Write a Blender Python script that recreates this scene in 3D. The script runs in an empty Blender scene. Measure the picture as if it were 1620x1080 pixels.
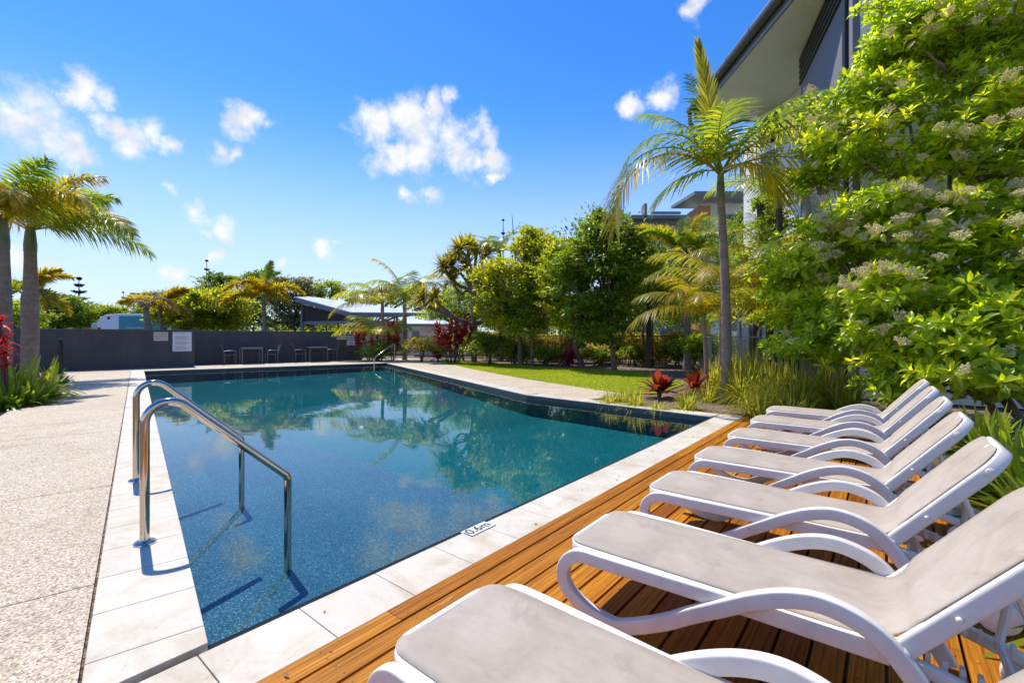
import bpy, bmesh, math, random
import numpy as np
from mathutils import Vector, Matrix

random.seed(7)
RNG = np.random.default_rng(11)
R = math.radians
C = bpy.context.scene.collection
SC = bpy.context.scene

# ------------------------------------------------------------------ camera, light, sky, exposure
F, HC, CX, CY = 730.0, 1.45, 810.0, 534.0
cam_d = bpy.data.cameras.new('camera')
cam_d.sensor_width = 36.0
cam_d.lens = 36.0 * F / 1620.0
cam_d.shift_y = -6.0 / 1620.0
cam_d.clip_start, cam_d.clip_end = 0.05, 3000
cam = bpy.data.objects.new('camera', cam_d)
C.objects.link(cam)
cam.location = (0, 0, HC)
cam.rotation_euler = (R(90), 0, 0)
SC.camera = cam

SUN_EL, SUN_AZ = R(59), math.atan2(-0.645, 0.764)
sun_dir = Vector((math.sin(SUN_AZ) * math.cos(SUN_EL), math.cos(SUN_AZ) * math.cos(SUN_EL), math.sin(SUN_EL)))
sun_d = bpy.data.lights.new('sun', 'SUN')
sun_d.energy, sun_d.angle, sun_d.color = 3.1, R(0.5), (1.0, 0.93, 0.81)
sun = bpy.data.objects.new('sun', sun_d)
C.objects.link(sun)
sun.rotation_euler = sun_dir.to_track_quat('Z', 'Y').to_euler()

SC.cycles.diffuse_bounces = 8; SC.cycles.transmission_bounces = 16; SC.cycles.max_bounces = 20; SC.cycles.transparent_max_bounces = 16
SC.view_settings.view_transform = 'Standard'
SC.view_settings.look = 'None'
SC.view_settings.gamma = 1
SC.view_settings.use_curve_mapping = False
SC.view_settings.exposure = 0.80

def pdir(px, py):
    return Vector(((px - CX) / F, 1, (CY - py) / F)).normalized()

# direction and angular radius of every puff of cloud in the sky
PUFFS = [(50, 190, 55), (90, 215, 40), (20, 175, 40), (115, 240, 25), (133, 150, 30), (165, 152, 18), (105, 155, 18),
         (180, 205, 28), (215, 220, 32), (255, 215, 28), (278, 230, 22), (390, 200, 32), (405, 192, 26), (425, 195, 14),
         (345, 240, 20), (365, 243, 14), (600, 200, 42), (640, 190, 42), (690, 172, 24), (710, 158, 16), (620, 240, 40),
         (670, 235, 52), (720, 240, 46), (765, 210, 32), (775, 250, 28), (785, 275, 14), (640, 308, 18), (675, 303, 18),
         (310, 345, 22), (345, 362, 22), (320, 372, 18), (515, 387, 17), (530, 383, 12), (338, 408, 17), (275, 440, 18), (262, 300, 14),
         (1050, 150, 30), (1000, 170, 22), (1100, 18, 22), (1110, 5, 18), (450, 420, 10), (20, 400, 30), (60, 420, 20),
         (1330, 140, 40), ]
w = bpy.data.worlds.new('World')
SC.world = w
w.use_nodes = True
nt = w.node_tree
nt.nodes.clear()
L = nt.links.new
def WN(t, **k):
    n = nt.nodes.new(t)
    for a, b in k.items(): setattr(n, a, b)
    return n
def wmath(op, a, b=None, clamp=False):
    n = WN('ShaderNodeMath', operation=op, use_clamp=clamp)
    for i, x in enumerate((a, b)):
        if x is None: continue
        if hasattr(x, 'is_linked'): L(x, n.inputs[i])
        else: n.inputs[i].default_value = x
    return n.outputs[0]
sky = WN('ShaderNodeTexSky', sky_type='NISHITA', sun_disc=False, sun_elevation=SUN_EL, sun_rotation=SUN_AZ,
         altitude=600, air_density=1.0, dust_density=0.1, ozone_density=3.0)
hsv = WN('ShaderNodeHueSaturation')
hsv.inputs['Saturation'].default_value = 1.34
hsv.inputs['Value'].default_value = .87; hsv.inputs['Hue'].default_value = .510
L(sky.outputs[0], hsv.inputs['Color'])
bg = WN('ShaderNodeBackground'); bg.inputs[1].default_value = 0.15
geo_ = WN('ShaderNodeTexCoord'); sxyz = WN('ShaderNodeSeparateXYZ'); L(geo_.outputs['Generated'], sxyz.inputs[0])
hz = WN('ShaderNodeMapRange', interpolation_type='SMOOTHERSTEP'); L(sxyz.outputs[2], hz.inputs[0])
hz.inputs[1].default_value = -.02; hz.inputs[2].default_value = .50; hz.inputs[3].default_value = .86; hz.inputs[4].default_value = 0.0
hm = WN('ShaderNodeMix', data_type='RGBA'); L(hz.outputs[0], hm.inputs[0]); L(hsv.outputs[0], hm.inputs[6]); hm.inputs[7].default_value = (2.65, 3.2, 4.4, 1)
L(hm.outputs[2], bg.inputs[0])
tc = WN('ShaderNodeTexCoord')
nrm = WN('ShaderNodeVectorMath', operation='NORMALIZE'); L(tc.outputs['Generated'], nrm.inputs[0])
nz1 = WN('ShaderNodeTexNoise'); nz1.inputs['Scale'].default_value = 20; nz1.inputs['Detail'].default_value = 9; nz1.inputs['Roughness'].default_value = 0.62
L(nrm.outputs[0], nz1.inputs['Vector'])
wn1 = WN('ShaderNodeTexNoise'); wn1.inputs['Scale'].default_value = 13; wn1.inputs['Detail'].default_value = 7; wn1.inputs['Roughness'].default_value = .6
L(nrm.outputs[0], wn1.inputs['Vector'])
wsub = WN('ShaderNodeVectorMath', operation='SUBTRACT'); L(wn1.outputs['Color'], wsub.inputs[0]); wsub.inputs[1].default_value = (.5, .5, .5)
wsc = WN('ShaderNodeVectorMath', operation='SCALE'); L(wsub.outputs[0], wsc.inputs[0]); wsc.inputs['Scale'].default_value = .075
wad = WN('ShaderNodeVectorMath', operation='ADD'); L(nrm.outputs[0], wad.inputs[0]); L(wsc.outputs[0], wad.inputs[1])
mx = None
for px, py, rr in PUFFS:
    d = pdir(px, py)
    dist = WN('ShaderNodeVectorMath', operation='DISTANCE'); L(wad.outputs[0], dist.inputs[0]); dist.inputs[1].default_value = d
    ang = rr / F * (d.y) * 1.2
    v = wmath('SUBTRACT', 1.0, wmath('MULTIPLY', dist.outputs['Value'], 1.0 / ang))
    if rr < 13: v = wmath('MULTIPLY', v, 0.75)
    mx = v if mx is None else wmath('MAXIMUM', mx, v)
mx = wmath('MAXIMUM', mx, -0.6)
dens = wmath('ADD', mx, wmath('MULTIPLY', wmath('SUBTRACT', nz1.outputs[0], 0.5), 2.1))
mr = WN('ShaderNodeMapRange', interpolation_type='SMOOTHSTEP'); L(dens, mr.inputs[0])
mr.inputs[1].default_value = 0.0; mr.inputs[2].default_value = .95; mr.inputs[4].default_value = 0.94
nz2 = WN('ShaderNodeTexNoise'); nz2.inputs['Scale'].default_value = 26; nz2.inputs['Detail'].default_value = 4
L(nrm.outputs[0], nz2.inputs['Vector'])
cr = WN('ShaderNodeMapRange'); L(nz2.outputs[0], cr.inputs[0])
cr.inputs[1].default_value = .3; cr.inputs[2].default_value = .6; cr.inputs[3].default_value = 0.48; cr.inputs[4].default_value = 0.62
cb = WN('ShaderNodeBackground'); cb.inputs[0].default_value = (1, .99, .97, 1); L(cr.outputs[0], cb.inputs[1])
ms = WN('ShaderNodeMixShader'); L(mr.outputs[0], ms.inputs[0]); L(bg.outputs[0], ms.inputs[1]); L(cb.outputs[0], ms.inputs[2])
wo = WN('ShaderNodeOutputWorld'); L(ms.outputs[0], wo.inputs[0])

# ------------------------------------------------------------------ picture geometry -> place
def G(px, py, z=0.0):
    d = F * (HC - z) / (py - CY)
    return Vector(((px - CX) / F * d, d, z))
def P(px, py, d):
    return Vector(((px - CX) / F * d, d, HC - (py - CY) / F * d))
def BX(px, d, z=0.0):
    return Vector(((px - CX) / F * d, d, z))
U = Vector((0.63052, 0.77618, 0)); V = Vector((0.77618, -0.63052, 0)); A0 = Vector((-1.0710, 1.9386, 0))
def D(s, t, z=0.0):
    return A0 + U * s + V * t + Vector((0, 0, z))

# ------------------------------------------------------------------ materials
def mat(name, build):
    m = bpy.data.materials.new(name); m.use_nodes = True
    n = m.node_tree; n.nodes.clear()
    class H: pass
    h = H(); h.n = n
    def N(t, ins=None, **k):
        x = n.nodes.new(t)
        for a, b in k.items(): setattr(x, a, b)
        for a, b in (ins or {}).items():
            if hasattr(b, 'is_linked'): n.links.new(b, x.inputs[a])
            else:
                if isinstance(b, tuple) and len(b) == 3 and x.inputs[a].type == 'RGBA': b = (*b, 1)
                x.inputs[a].default_value = b
        return x
    h.N = N
    def ramp(fac, *stops, interp='LINEAR'):
        r = N('ShaderNodeValToRGB'); r.color_ramp.interpolation = interp
        e = r.color_ramp.elements
        while len(e) < len(stops): e.new(0.5)
        for i, (p, c) in enumerate(stops):
            e[i].position = p; e[i].color = (*c, 1) if len(c) == 3 else c
        n.links.new(fac, r.inputs[0]); return r.outputs[0]
    h.ramp = ramp
    def mix(f, a, b, mode='MIX'):
        x = N('ShaderNodeMix', data_type='RGBA', blend_type=mode)
        for i, q in ((0, f), (6, a), (7, b)):
            if hasattr(q, 'is_linked'): n.links.new(q, x.inputs[i])
            else: x.inputs[i].default_value = (*q, 1) if isinstance(q, tuple) and len(q) == 3 else q
        return x.outputs[2]
    h.mix = mix
    def noise(scale, detail=4, rough=.55, vec=None, dist=0):
        x = N('ShaderNodeTexNoise', {'Scale': scale, 'Detail': detail, 'Roughness': rough, 'Distortion': dist})
        if vec is not None: n.links.new(vec, x.inputs['Vector'])
        return x.outputs[0]
    h.noise = noise
    h.obj = lambda: N('ShaderNodeTexCoord').outputs['Object']
    h.pos = lambda: N('ShaderNodeNewGeometry').outputs['Position']
    h.attr = lambda a: N('ShaderNodeAttribute', attribute_name=a).outputs['Fac']
    def vmap(vec, scale):
        return N('ShaderNodeMapping', {'Vector': vec, 'Scale': scale}).outputs[0]
    h.vmap = vmap
    def bump(hgt, strength=.3, dist=.01):
        return N('ShaderNodeBump', {'Height': hgt, 'Strength': strength, 'Distance': dist}).outputs[0]
    h.bump = bump
    def pr(**k):
        ins = {a.replace('_', ' '): b for a, b in k.items()}
        return N('ShaderNodeBsdfPrincipled', ins).outputs[0]
    h.pr = pr
    out = N('ShaderNodeOutputMaterial')
    r = build(h)
    n.links.new(r, out.inputs[0])
    h.out = out
    return m

def plain(name, col, rough=.5, metal=0.0, var=.12, scale=6, bump=0.0):
    def b(h):
        p = h.pos(); f = h.noise(scale, 5, .6, p)
        lo = tuple(c * (1 - var) for c in col); hi = tuple(min(1, c * (1 + var)) for c in col)
        c = h.ramp(f, (.3, lo), (.7, hi))
        k = dict(Base_Color=c, Roughness=rough, Metallic=metal)
        if bump: k['Normal'] = h.bump(h.noise(scale * 12, 3, .6, p), bump, .004)
        return h.pr(**k)
    return mat(name, b)

def leafmat(name, dark, light, trans=.38, rough=.42, warm=None):
    def b(h):
        a = h.attr('rnd')
        st = [(0.0, dark), (.75, light)]
        if warm: st.append((1.0, warm))
        c = h.ramp(a, *st)
        p = h.pr(Base_Color=c, Roughness=rough, Specular_IOR_Level=.45)
        tcol = h.mix(1.0, c, (2.1, 1.9, .8), 'MULTIPLY')
        t = h.N('ShaderNodeBsdfTranslucent', {'Color': tcol}).outputs[0]
        return h.N('ShaderNodeMixShader', {0: min(.66, trans + .18), 1: p, 2: t}).outputs[0]
    return mat(name, b)

M = {}
def mb_agg(h):
    p = h.pos()
    v = h.N('ShaderNodeTexVoronoi', {'Vector': p, 'Scale': 98.0, 'Randomness': 1.0})
    v2 = h.N('ShaderNodeTexVoronoi', {'Vector': p, 'Scale': 118.0})
    sep = h.N('ShaderNodeSeparateColor', {0: v.outputs['Color']}).outputs
    c = h.ramp(sep[0], (0, (0.267, 0.190, 0.124)), (.16, (0.464, 0.366, 0.248)), (.45, (0.633, 0.535, 0.398)), (.8, (0.775, 0.690, 0.553)), (1, (0.826, 0.794, 0.684)))
    big = h.ramp(h.noise(.9, 8, .72, p, .8), (.30, (.66, .60, .53)), (.44, (.90, .87, .83)), (.7, (1.05, 1.03, 1.0)))
    c = h.mix(1, c, big, 'MULTIPLY')
    edge = h.ramp(v.outputs['Distance'], (.45, (1, 1, 1)), (.85, (.68, .63, .57)))
    c = h.mix(.85, c, edge, 'MULTIPLY')
    hh = h.N('ShaderNodeMath', {0: v.outputs['Distance'], 1: v2.outputs['Distance']}, operation='ADD').outputs[0]
    inv = h.N('ShaderNodeMath', {0: 1.0, 1: hh}, operation='SUBTRACT').outputs[0]
    return h.pr(Base_Color=c, Roughness=.7, Normal=h.bump(inv, .55, .008))
M['agg'] = mat('exposed_aggregate', mb_agg)
def mb_tile(h):
    p = h.pos(); a = h.attr('rnd')
    c = h.ramp(h.noise(2.6, 7, .65, p, .8), (.32, (0.528, 0.446, 0.331)), (.5, (0.648, 0.591, 0.491)), (.68, (0.708, 0.666, 0.582)))
    sp = h.ramp(h.noise(38, 4, .7, p), (.28, (.82, .78, .72)), (.42, (1, 1, 1)))
    c = h.mix(1, c, sp, 'MULTIPLY')
    rust = h.ramp(h.noise(4.3, 6, .7, p, 1.5), (.56, (0, 0, 0)), (.70, (1, 1, 1)))
    c = h.mix(1, c, h.ramp(h.noise(1.1, 8, .72, p, 1.0), (.34, (.90, .88, .85)), (.52, (1, 1, 1))), 'MULTIPLY')
    c = h.mix(h.N('ShaderNodeMath', {0: rust, 1: .24}, operation='MULTIPLY').outputs[0], c, (.40, .30, .20))
    t = h.ramp(a, (0, (.90, .88, .86)), (1, (1, 1, 1)))
    c = h.mix(1, c, t, 'MULTIPLY')
    return h.pr(Base_Color=c, Roughness=.62, Normal=h.bump(h.noise(30, 5, .65, p), .18, .004))
M['tile'] = mat('coping_stone', mb_tile)
def mb_wood(h):
    o = h.obj(); a = h.attr('rnd')
    off = h.N('ShaderNodeCombineXYZ', {0: h.N('ShaderNodeMath', {0: a, 1: 37.0}, operation='MULTIPLY').outputs[0], 2: h.N('ShaderNodeMath', {0: a, 1: 11.0}, operation='MULTIPLY').outputs[0]}).outputs[0]
    vv = h.N('ShaderNodeVectorMath', {0: o, 1: off}, operation='ADD').outputs[0]
    g = h.noise(1.0, 7, .62, h.vmap(vv, (1.7, 78, 34)), .5)
    fine = h.noise(1.0, 4, .6, h.vmap(vv, (7, 260, 60)))
    c = h.ramp(g, (.28, (.14, .046, .006)), (.45, (.34, .124, .010)), (.58, (.47, .188, .015)), (.75, (.60, .275, .03)))
    c = h.mix(.45, c, h.ramp(fine, (.35, (.55, .5, .45)), (.6, (1.1, 1.08, 1.05))), 'MULTIPLY')
    tone = h.ramp(a, (0, (.62, .46, .40)), (.35, (.92, .84, .72)), (.7, (1.06, 1.06, 1.0)), (1, (1.22, 1.24, 1.2)))
    c = h.mix(1, c, tone, 'MULTIPLY')
    scr = h.noise(1.0, 6, .75, h.vmap(vv, (9, 70, 10)), 1.2)
    wear = h.noise(1.3, 3, .5, vv)
    sm = h.N('ShaderNodeMath', {0: h.ramp(scr, (.61, (0, 0, 0)), (.68, (1, 1, 1))), 1: h.ramp(wear, (.48, (0, 0, 0)), (.66, (1, 1, 1)))}, operation='MULTIPLY').outputs[0]
    c = h.mix(h.N('ShaderNodeMath', {0: sm, 1: .55}, operation='MULTIPLY').outputs[0], c, (.62, .45, .28))
    return h.pr(Base_Color=c, Roughness=.5, Specular_IOR_Level=.12, Normal=h.bump(g, .25, .003))
M['wood'] = mat('oiled_hardwood', mb_wood)
def mb_ground(h):
    p = h.pos()
    v = h.N('ShaderNodeTexVoronoi', {'Vector': h.vmap(p, (1, 1.6, 1)), 'Scale': 26.0}).outputs
    s = h.N('ShaderNodeSeparateColor', {0: v['Color']}).outputs[0]
    c = h.ramp(s, (0, (.055, .035, .026)), (.5, (.16, .105, .075)), (.85, (.28, .20, .145)), (1, (.40, .32, .25)))
    return h.pr(Base_Color=c, Roughness=.9, Normal=h.bump(v['Distance'], .8, .03))
M['mulch'] = mat('bark_mulch', mb_ground)
def mb_soil_grass(h):
    p = h.pos()
    c = h.ramp(h.noise(3, 8, .7, p), (.3, (.10, .15, .018)), (.55, (.20, .26, .025)), (.75, (.27, .31, .04)))
    return h.pr(Base_Color=c, Roughness=.8, Normal=h.bump(h.noise(90, 4, .7, p), .8, .03))
M['turf'] = mat('turf', mb_soil_grass)
M['asphalt'] = plain('asphalt', (.05, .05, .052), .85, var=.2, scale=3, bump=.3)
def mb_pool(h):
    p = h.pos()
    v = h.N('ShaderNodeTexVoronoi', {'Vector': p, 'Scale': 150.0})
    s = h.N('ShaderNodeSeparateColor', {0: v.outputs['Color']}).outputs[0]
    c = h.ramp(s, (0, (.014, .046, .078)), (.5, (.026, .098, .158)), (.9, (.050, .160, .23)), (1, (.20, .34, .40)))
    c = h.mix(1, c, h.ramp(h.noise(1.2, 5, .6, p), (.3, (.8, .82, .84)), (.7, (1.1, 1.1, 1.1))), 'MULTIPLY')
    return h.pr(Base_Color=c, Roughness=.8, Specular_IOR_Level=0.0)
M['pool'] = mat('pebble_pool_lining', mb_pool)
def mb_deep(h):
    p = h.pos()
    v = h.N('ShaderNodeTexVoronoi', {'Vector': p, 'Scale': 150.0})
    c = h.ramp(h.N('ShaderNodeSeparateColor', {0: v.outputs['Color']}).outputs[0], (0, (.001, .055, .070)), (.5, (.002, .120, .160)), (.9, (.008, .17, .21)), (1, (.12, .3, .33)))
    c = h.mix(1, c, h.ramp(h.noise(.5, 5, .6, p), (.3, (.75, .8, .84)), (.7, (1.1, 1.1, 1.1))), 'MULTIPLY')
    return h.pr(Base_Color=c, Roughness=.8, Specular_IOR_Level=0.0)
M['deep'] = mat('teal_pebble_lining', mb_deep)
M['band'] = plain('waterline_tile', (.035, .05, .055), .35, var=.35, scale=20)
def mb_water(h):
    p = h.pos()
    big = h.noise(1.1, 3, .5, h.vmap(p, (1, 1, 1)), .6)
    sm = h.noise(6.0, 3, .5, p, .4)
    hh = h.N('ShaderNodeMath', {0: big, 1: h.N('ShaderNodeMath', {0: sm, 1: .16}, operation='MULTIPLY').outputs[0]}, operation='ADD').outputs[0]
    nb = h.bump(hh, .075, .03)
    fr = h.N('ShaderNodeFresnel', {'IOR': 1.33, 'Normal': nb}).outputs[0]
    gl = h.N('ShaderNodeBsdfGlossy', {'Color': (1, 1, 1), 'Roughness': .0, 'Normal': nb}).outputs[0]
    tr = h.N('ShaderNodeBsdfTransparent', {'Color': (1, 1, 1)}).outputs[0]
    va = h.N('ShaderNodeVolumeAbsorption', {'Color': (.05, .92, .90), 'Density': .10}).outputs[0]
    o = [x for x in h.n.nodes if x.type == 'OUTPUT_MATERIAL'][0]
    h.n.links.new(va, o.inputs['Volume'])
    fr = h.N('ShaderNodeMath', {0: fr, 1: .92}, operation='MULTIPLY').outputs[0]
    return h.N('ShaderNodeMixShader', {0: fr, 1: tr, 2: gl}).outputs[0]
M['water'] = mat('pool_water', mb_water)
M['steel'] = plain('polished_steel', (.60, .53, .45), .11, 1.0, .04, 9)
def mb_wall(h):
    p = h.pos()
    c = h.ramp(h.noise(1.4, 7, .65, h.vmap(p, (1, 1, .5))), (.3, (.066, .063, .072)), (.7, (.090, .087, .098)))
    st = h.ramp(h.noise(3.0, 6, .7, h.vmap(p, (2.2, 2.2, .12))), (.5, (1, 1, 1)), (.62, (1.14, 1.13, 1.12)), (.75, (.92, .92, .92)))
    c = h.mix(.8, c, st, 'MULTIPLY')
    return h.pr(Base_Color=c, Roughness=.85, Normal=h.bump(h.noise(70, 4, .6, p), .25, .004))
M['wall'] = mat('charcoal_render', mb_wall)
M['wcap'] = plain('charcoal_cap', (.12, .12, .13), .7)
def mb_plastic(h):
    p = h.obj()
    c = h.ramp(h.noise(7, 6, .65, p), (.3, (0.683, 0.639, 0.577)), (.65, (0.806, 0.757, 0.688)))
    st = h.ramp(h.noise(23, 6, .75, p, .7), (.58, (1, 1, 1)), (.75, (.86, .84, .81)))
    return h.pr(Base_Color=h.mix(1, c, st, 'MULTIPLY'), Roughness=.36, Specular_IOR_Level=.45)
M['plastic'] = mat('white_resin', mb_plastic)
def mb_sling(h):
    p = h.obj()
    wv = h.N('ShaderNodeTexWave', {'Vector': p, 'Scale': 160.0, 'Distortion': .3}, bands_direction='X').outputs['Fac']
    wv2 = h.N('ShaderNodeTexWave', {'Vector': p, 'Scale': 160.0, 'Distortion': .3}, bands_direction='Y').outputs['Fac']
    c = h.ramp(h.noise(3.2, 7, .68, p, .6), (.28, (0.368, 0.304, 0.245)), (.5, (0.432, 0.365, 0.299)), (.72, (0.503, 0.435, 0.365)))
    c = h.mix(.35, c, h.ramp(h.noise(40, 5, .7, h.vmap(p, (.3, 1, 1))), (.35, (.86, .85, .84)), (.6, (1.03, 1.03, 1.03))), 'MULTIPLY')
    st = h.ramp(h.noise(2.2, 8, .74, p, 2.0), (.56, (1, 1, 1)), (.66, (.84, .81, .78)), (.70, (1, 1, 1)))
    c = h.mix(.8, c, st, 'MULTIPLY')
    hh = h.N('ShaderNodeMath', {0: wv, 1: wv2}, operation='ADD').outputs[0]
    return h.pr(Base_Color=c, Roughness=.75, Normal=h.bump(hh, .18, .0015))
M['sling'] = mat('taupe_mesh_fabric', mb_sling)
M['bark'] = plain('grey_bark', (.17, .13, .10), .9, var=.35, scale=9, bump=.6)
M['darkbark'] = plain('dark_bark', (.085, .062, .05), .9, var=.35, scale=9, bump=.6)
def mb_palmtrunk(h):
    p = h.obj()
    z = h.N('ShaderNodeSeparateXYZ', {0: p}).outputs[2]
    ring = h.N('ShaderNodeTexWave', {'Vector': p, 'Scale': 1.6, 'Distortion': .35, 'Detail': 1.0}, bands_direction='Z', wave_profile='SAW').outputs['Fac']
    c = h.ramp(h.noise(5, 6, .65, p), (.3, (.19, .135, .10)), (.7, (.33, .255, .20)))
    c = h.mix(.8, c, h.ramp(ring, (.0, (.66, .62, .60)), (.10, (1, 1, 1)), (.9, (1.08, 1.07, 1.06))), 'MULTIPLY')
    return h.pr(Base_Color=c, Roughness=.85, Normal=h.bump(ring, .35, .02))
M['palmtrunk'] = mat('ringed_palm_trunk', mb_palmtrunk)
M['shaft'] = plain('green_crownshaft', (.16, .19, .09), .5, var=.3, scale=4)
M['palm_green'] = leafmat('palm_leaf_green', (0.081, 0.149, 0.023), (0.243, 0.338, 0.033), .40, .33, (0.432, 0.378, 0.046))
M['palm_gold'] = leafmat('palm_leaf_gold', (.17,.17,.012), (.42,.35,.018), .40, .4, (.60,.40,.02))
M['palm_pale'] = leafmat('palm_leaf_pale', (.15,.17,.025), (.38,.37,.065), .42, .33, (.62,.56,.20))
M['palm_dead'] = leafmat('palm_leaf_dry', (.16, .11, .06), (.34, .25, .15), .3, .7)
M['leaf_dark'] = leafmat('leaf_dark_green', (0.070, 0.132, 0.013), (0.232, 0.326, 0.021), .30, .36, (0.465, 0.480, 0.029))
M['leaf_mid'] = leafmat('leaf_mid_green', (0.101, 0.176, 0.013), (0.311, 0.392, 0.021), .38, .36, (0.567, 0.513, 0.029))
M['leaf_yel'] = leafmat('leaf_yellow_green', (0.132, 0.192, 0.012), (0.432, 0.456, 0.019), .42, .38, (0.680, 0.552, 0.024))
M['leaf_olive'] = leafmat('leaf_olive_grey', (0.084, 0.096, 0.048), (0.240, 0.240, 0.132), .25, .5, (0.384, 0.324, 0.180))
M['shrub'] = leafmat('glossy_shrub_leaf', (0.097, 0.198, 0.013), (0.389, 0.504, 0.021), .48, .30, (0.663, 0.660, 0.039))
M['pine'] = leafmat('pine_needle', (.018, .034, .028), (.04, .065, .045), .12, .6)
M['strap'] = leafmat('strap_leaf', (.10,.15,.014), (.30,.34,.03), .42, .36, (.60,.50,.12))
M['grassy'] = leafmat('tussock_blade', (0.149, 0.184, 0.023), (0.414, 0.414, 0.063), .42, .5, (0.680, 0.632, 0.276))
M['lily'] = leafmat('lily_leaf', (.07,.14,.014), (.23,.32,.025), .42, .28, (.55,.48,.05))
M['red'] = leafmat('crimson_leaf', (0.165, 0.015, 0.030), (0.435, 0.038, 0.068), .40, .36, (0.675, 0.150, 0.120))
M['brom'] = leafmat('bromeliad_leaf', (.13,.016,.014), (.33,.06,.045), .28, .28, (.55,.28,.18))
M['dragon'] = leafmat('dragon_leaf', (0.112, 0.138, 0.025), (0.362, 0.338, 0.050), .36, .4, (0.650, 0.425, 0.037))
M['lawn'] = leafmat('lawn_blade', (.16,.24,.006), (.36,.42,.010), .42, .5, (.48,.48,.03))
M['hedge'] = leafmat('hedge_leaf', (0.130, 0.130, 0.026), (0.390, 0.364, 0.046), .35, .4, (0.676, 0.442, 0.130))
def mb_flower(h):
    c = h.ramp(h.noise(60, 3, .6, h.pos()), (.3, (.74, .66, .36)), (.7, (.88, .83, .56)))
    t = h.N('ShaderNodeBsdfTranslucent', {'Color': c}).outputs[0]
    return h.N('ShaderNodeMixShader', {0: .45, 1: h.pr(Base_Color=c, Roughness=.8), 2: t}).outputs[0]
M['flower'] = mat('cream_blossom', mb_flower)
M['twig'] = plain('dry_twig', (.27, .20, .14), .9, var=.3, scale=12)
M['fence_dark'] = plain('black_powdercoat', (.022, .022, .024), .45)
M['fence_grey'] = plain('grey_powdercoat', (.17, .19, .22), .4)
M['alu'] = plain('grey_aluminium', (.15, .15, .165), .4, .5)
M['mesh_fab'] = plain('charcoal_mesh', (.10, .10, .115), .7)
M['white'] = plain('white_render', (.74, .73, .71), .8, var=.04, scale=2, bump=.1)
M['soffit'] = plain('cream_soffit', (.86, .82, .73), .7, var=.03, scale=2)
M['bluegrey'] = plain('blue_grey_render', (.17, .175, .215), .8, var=.06, scale=2, bump=.1)
M['gutter'] = plain('grey_gutter', (.17, .18, .185), .4, .2)
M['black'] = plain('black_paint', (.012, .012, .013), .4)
M['roofwhite'] = plain('pale_metal_roof', (.66, .69, .72), .35, var=.06, scale=2)
M['fascia'] = plain('slate_fascia', (.16, .18, .20), .5)
M['slat'] = plain('dark_timber_slat', (.045, .04, .035), .7)
M['teal'] = plain('teal_paint', (.0, .30, .34), .35)
M['truckwhite'] = plain('truck_white_paint', (.86, .87, .88), .3, var=.05)
M['redlight'] = plain('red_lens', (.5, .03, .02), .3)
M['signbeige'] = plain('beige_sign_face', (.52, .48, .40), .5, var=.06)
M['signwhite'] = plain('white_sign_face', (.74, .73, .76), .5, var=.03)
M['signblue'] = plain('blue_sign_face', (.10, .38, .62), .5, var=.05)
M['ink'] = plain('grey_ink', (.10, .10, .12), .6)
M['brick'] = plain('terracotta_paint', (.45, .19, .10), .8)
def mb_glass(h):
    return h.pr(Base_Color=(.02, .026, .032, 1), Roughness=.04, Specular_IOR_Level=.8)
M['glass'] = mat('dark_window_glass', mb_glass)
M['rubber'] = plain('black_rubber', (.02, .02, .02), .8)

# ------------------------------------------------------------------ object helpers
def tag(o, label=None, cat=None, group=None, kind=None):
    if label: o['label'] = label
    if cat: o['category'] = cat
    if group: o['group'] = group
    if kind: o['kind'] = kind
    return o
def empty(name, loc, label, cat, group=None, rz=0.0):
    o = bpy.data.objects.new(name, None); C.objects.link(o)
    o.empty_display_size = .2
    o.location = loc; o.rotation_euler = (0, 0, rz)
    return tag(o, label, cat, group, 'thing')
def copy_part(src, parent, loc=None, rot=None, scale=None):
    c = src.copy(); C.objects.link(c); c.parent = parent
    if loc is not None: c.location = loc
    if rot is not None: c.rotation_euler = rot
    if scale is not None: c.scale = scale
    return c
def copy_tree(o, parent=None):
    c = o.copy(); C.objects.link(c); c.parent = parent
    for ch in [x for x in o.children]: copy_tree(ch, c)
    return c

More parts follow.
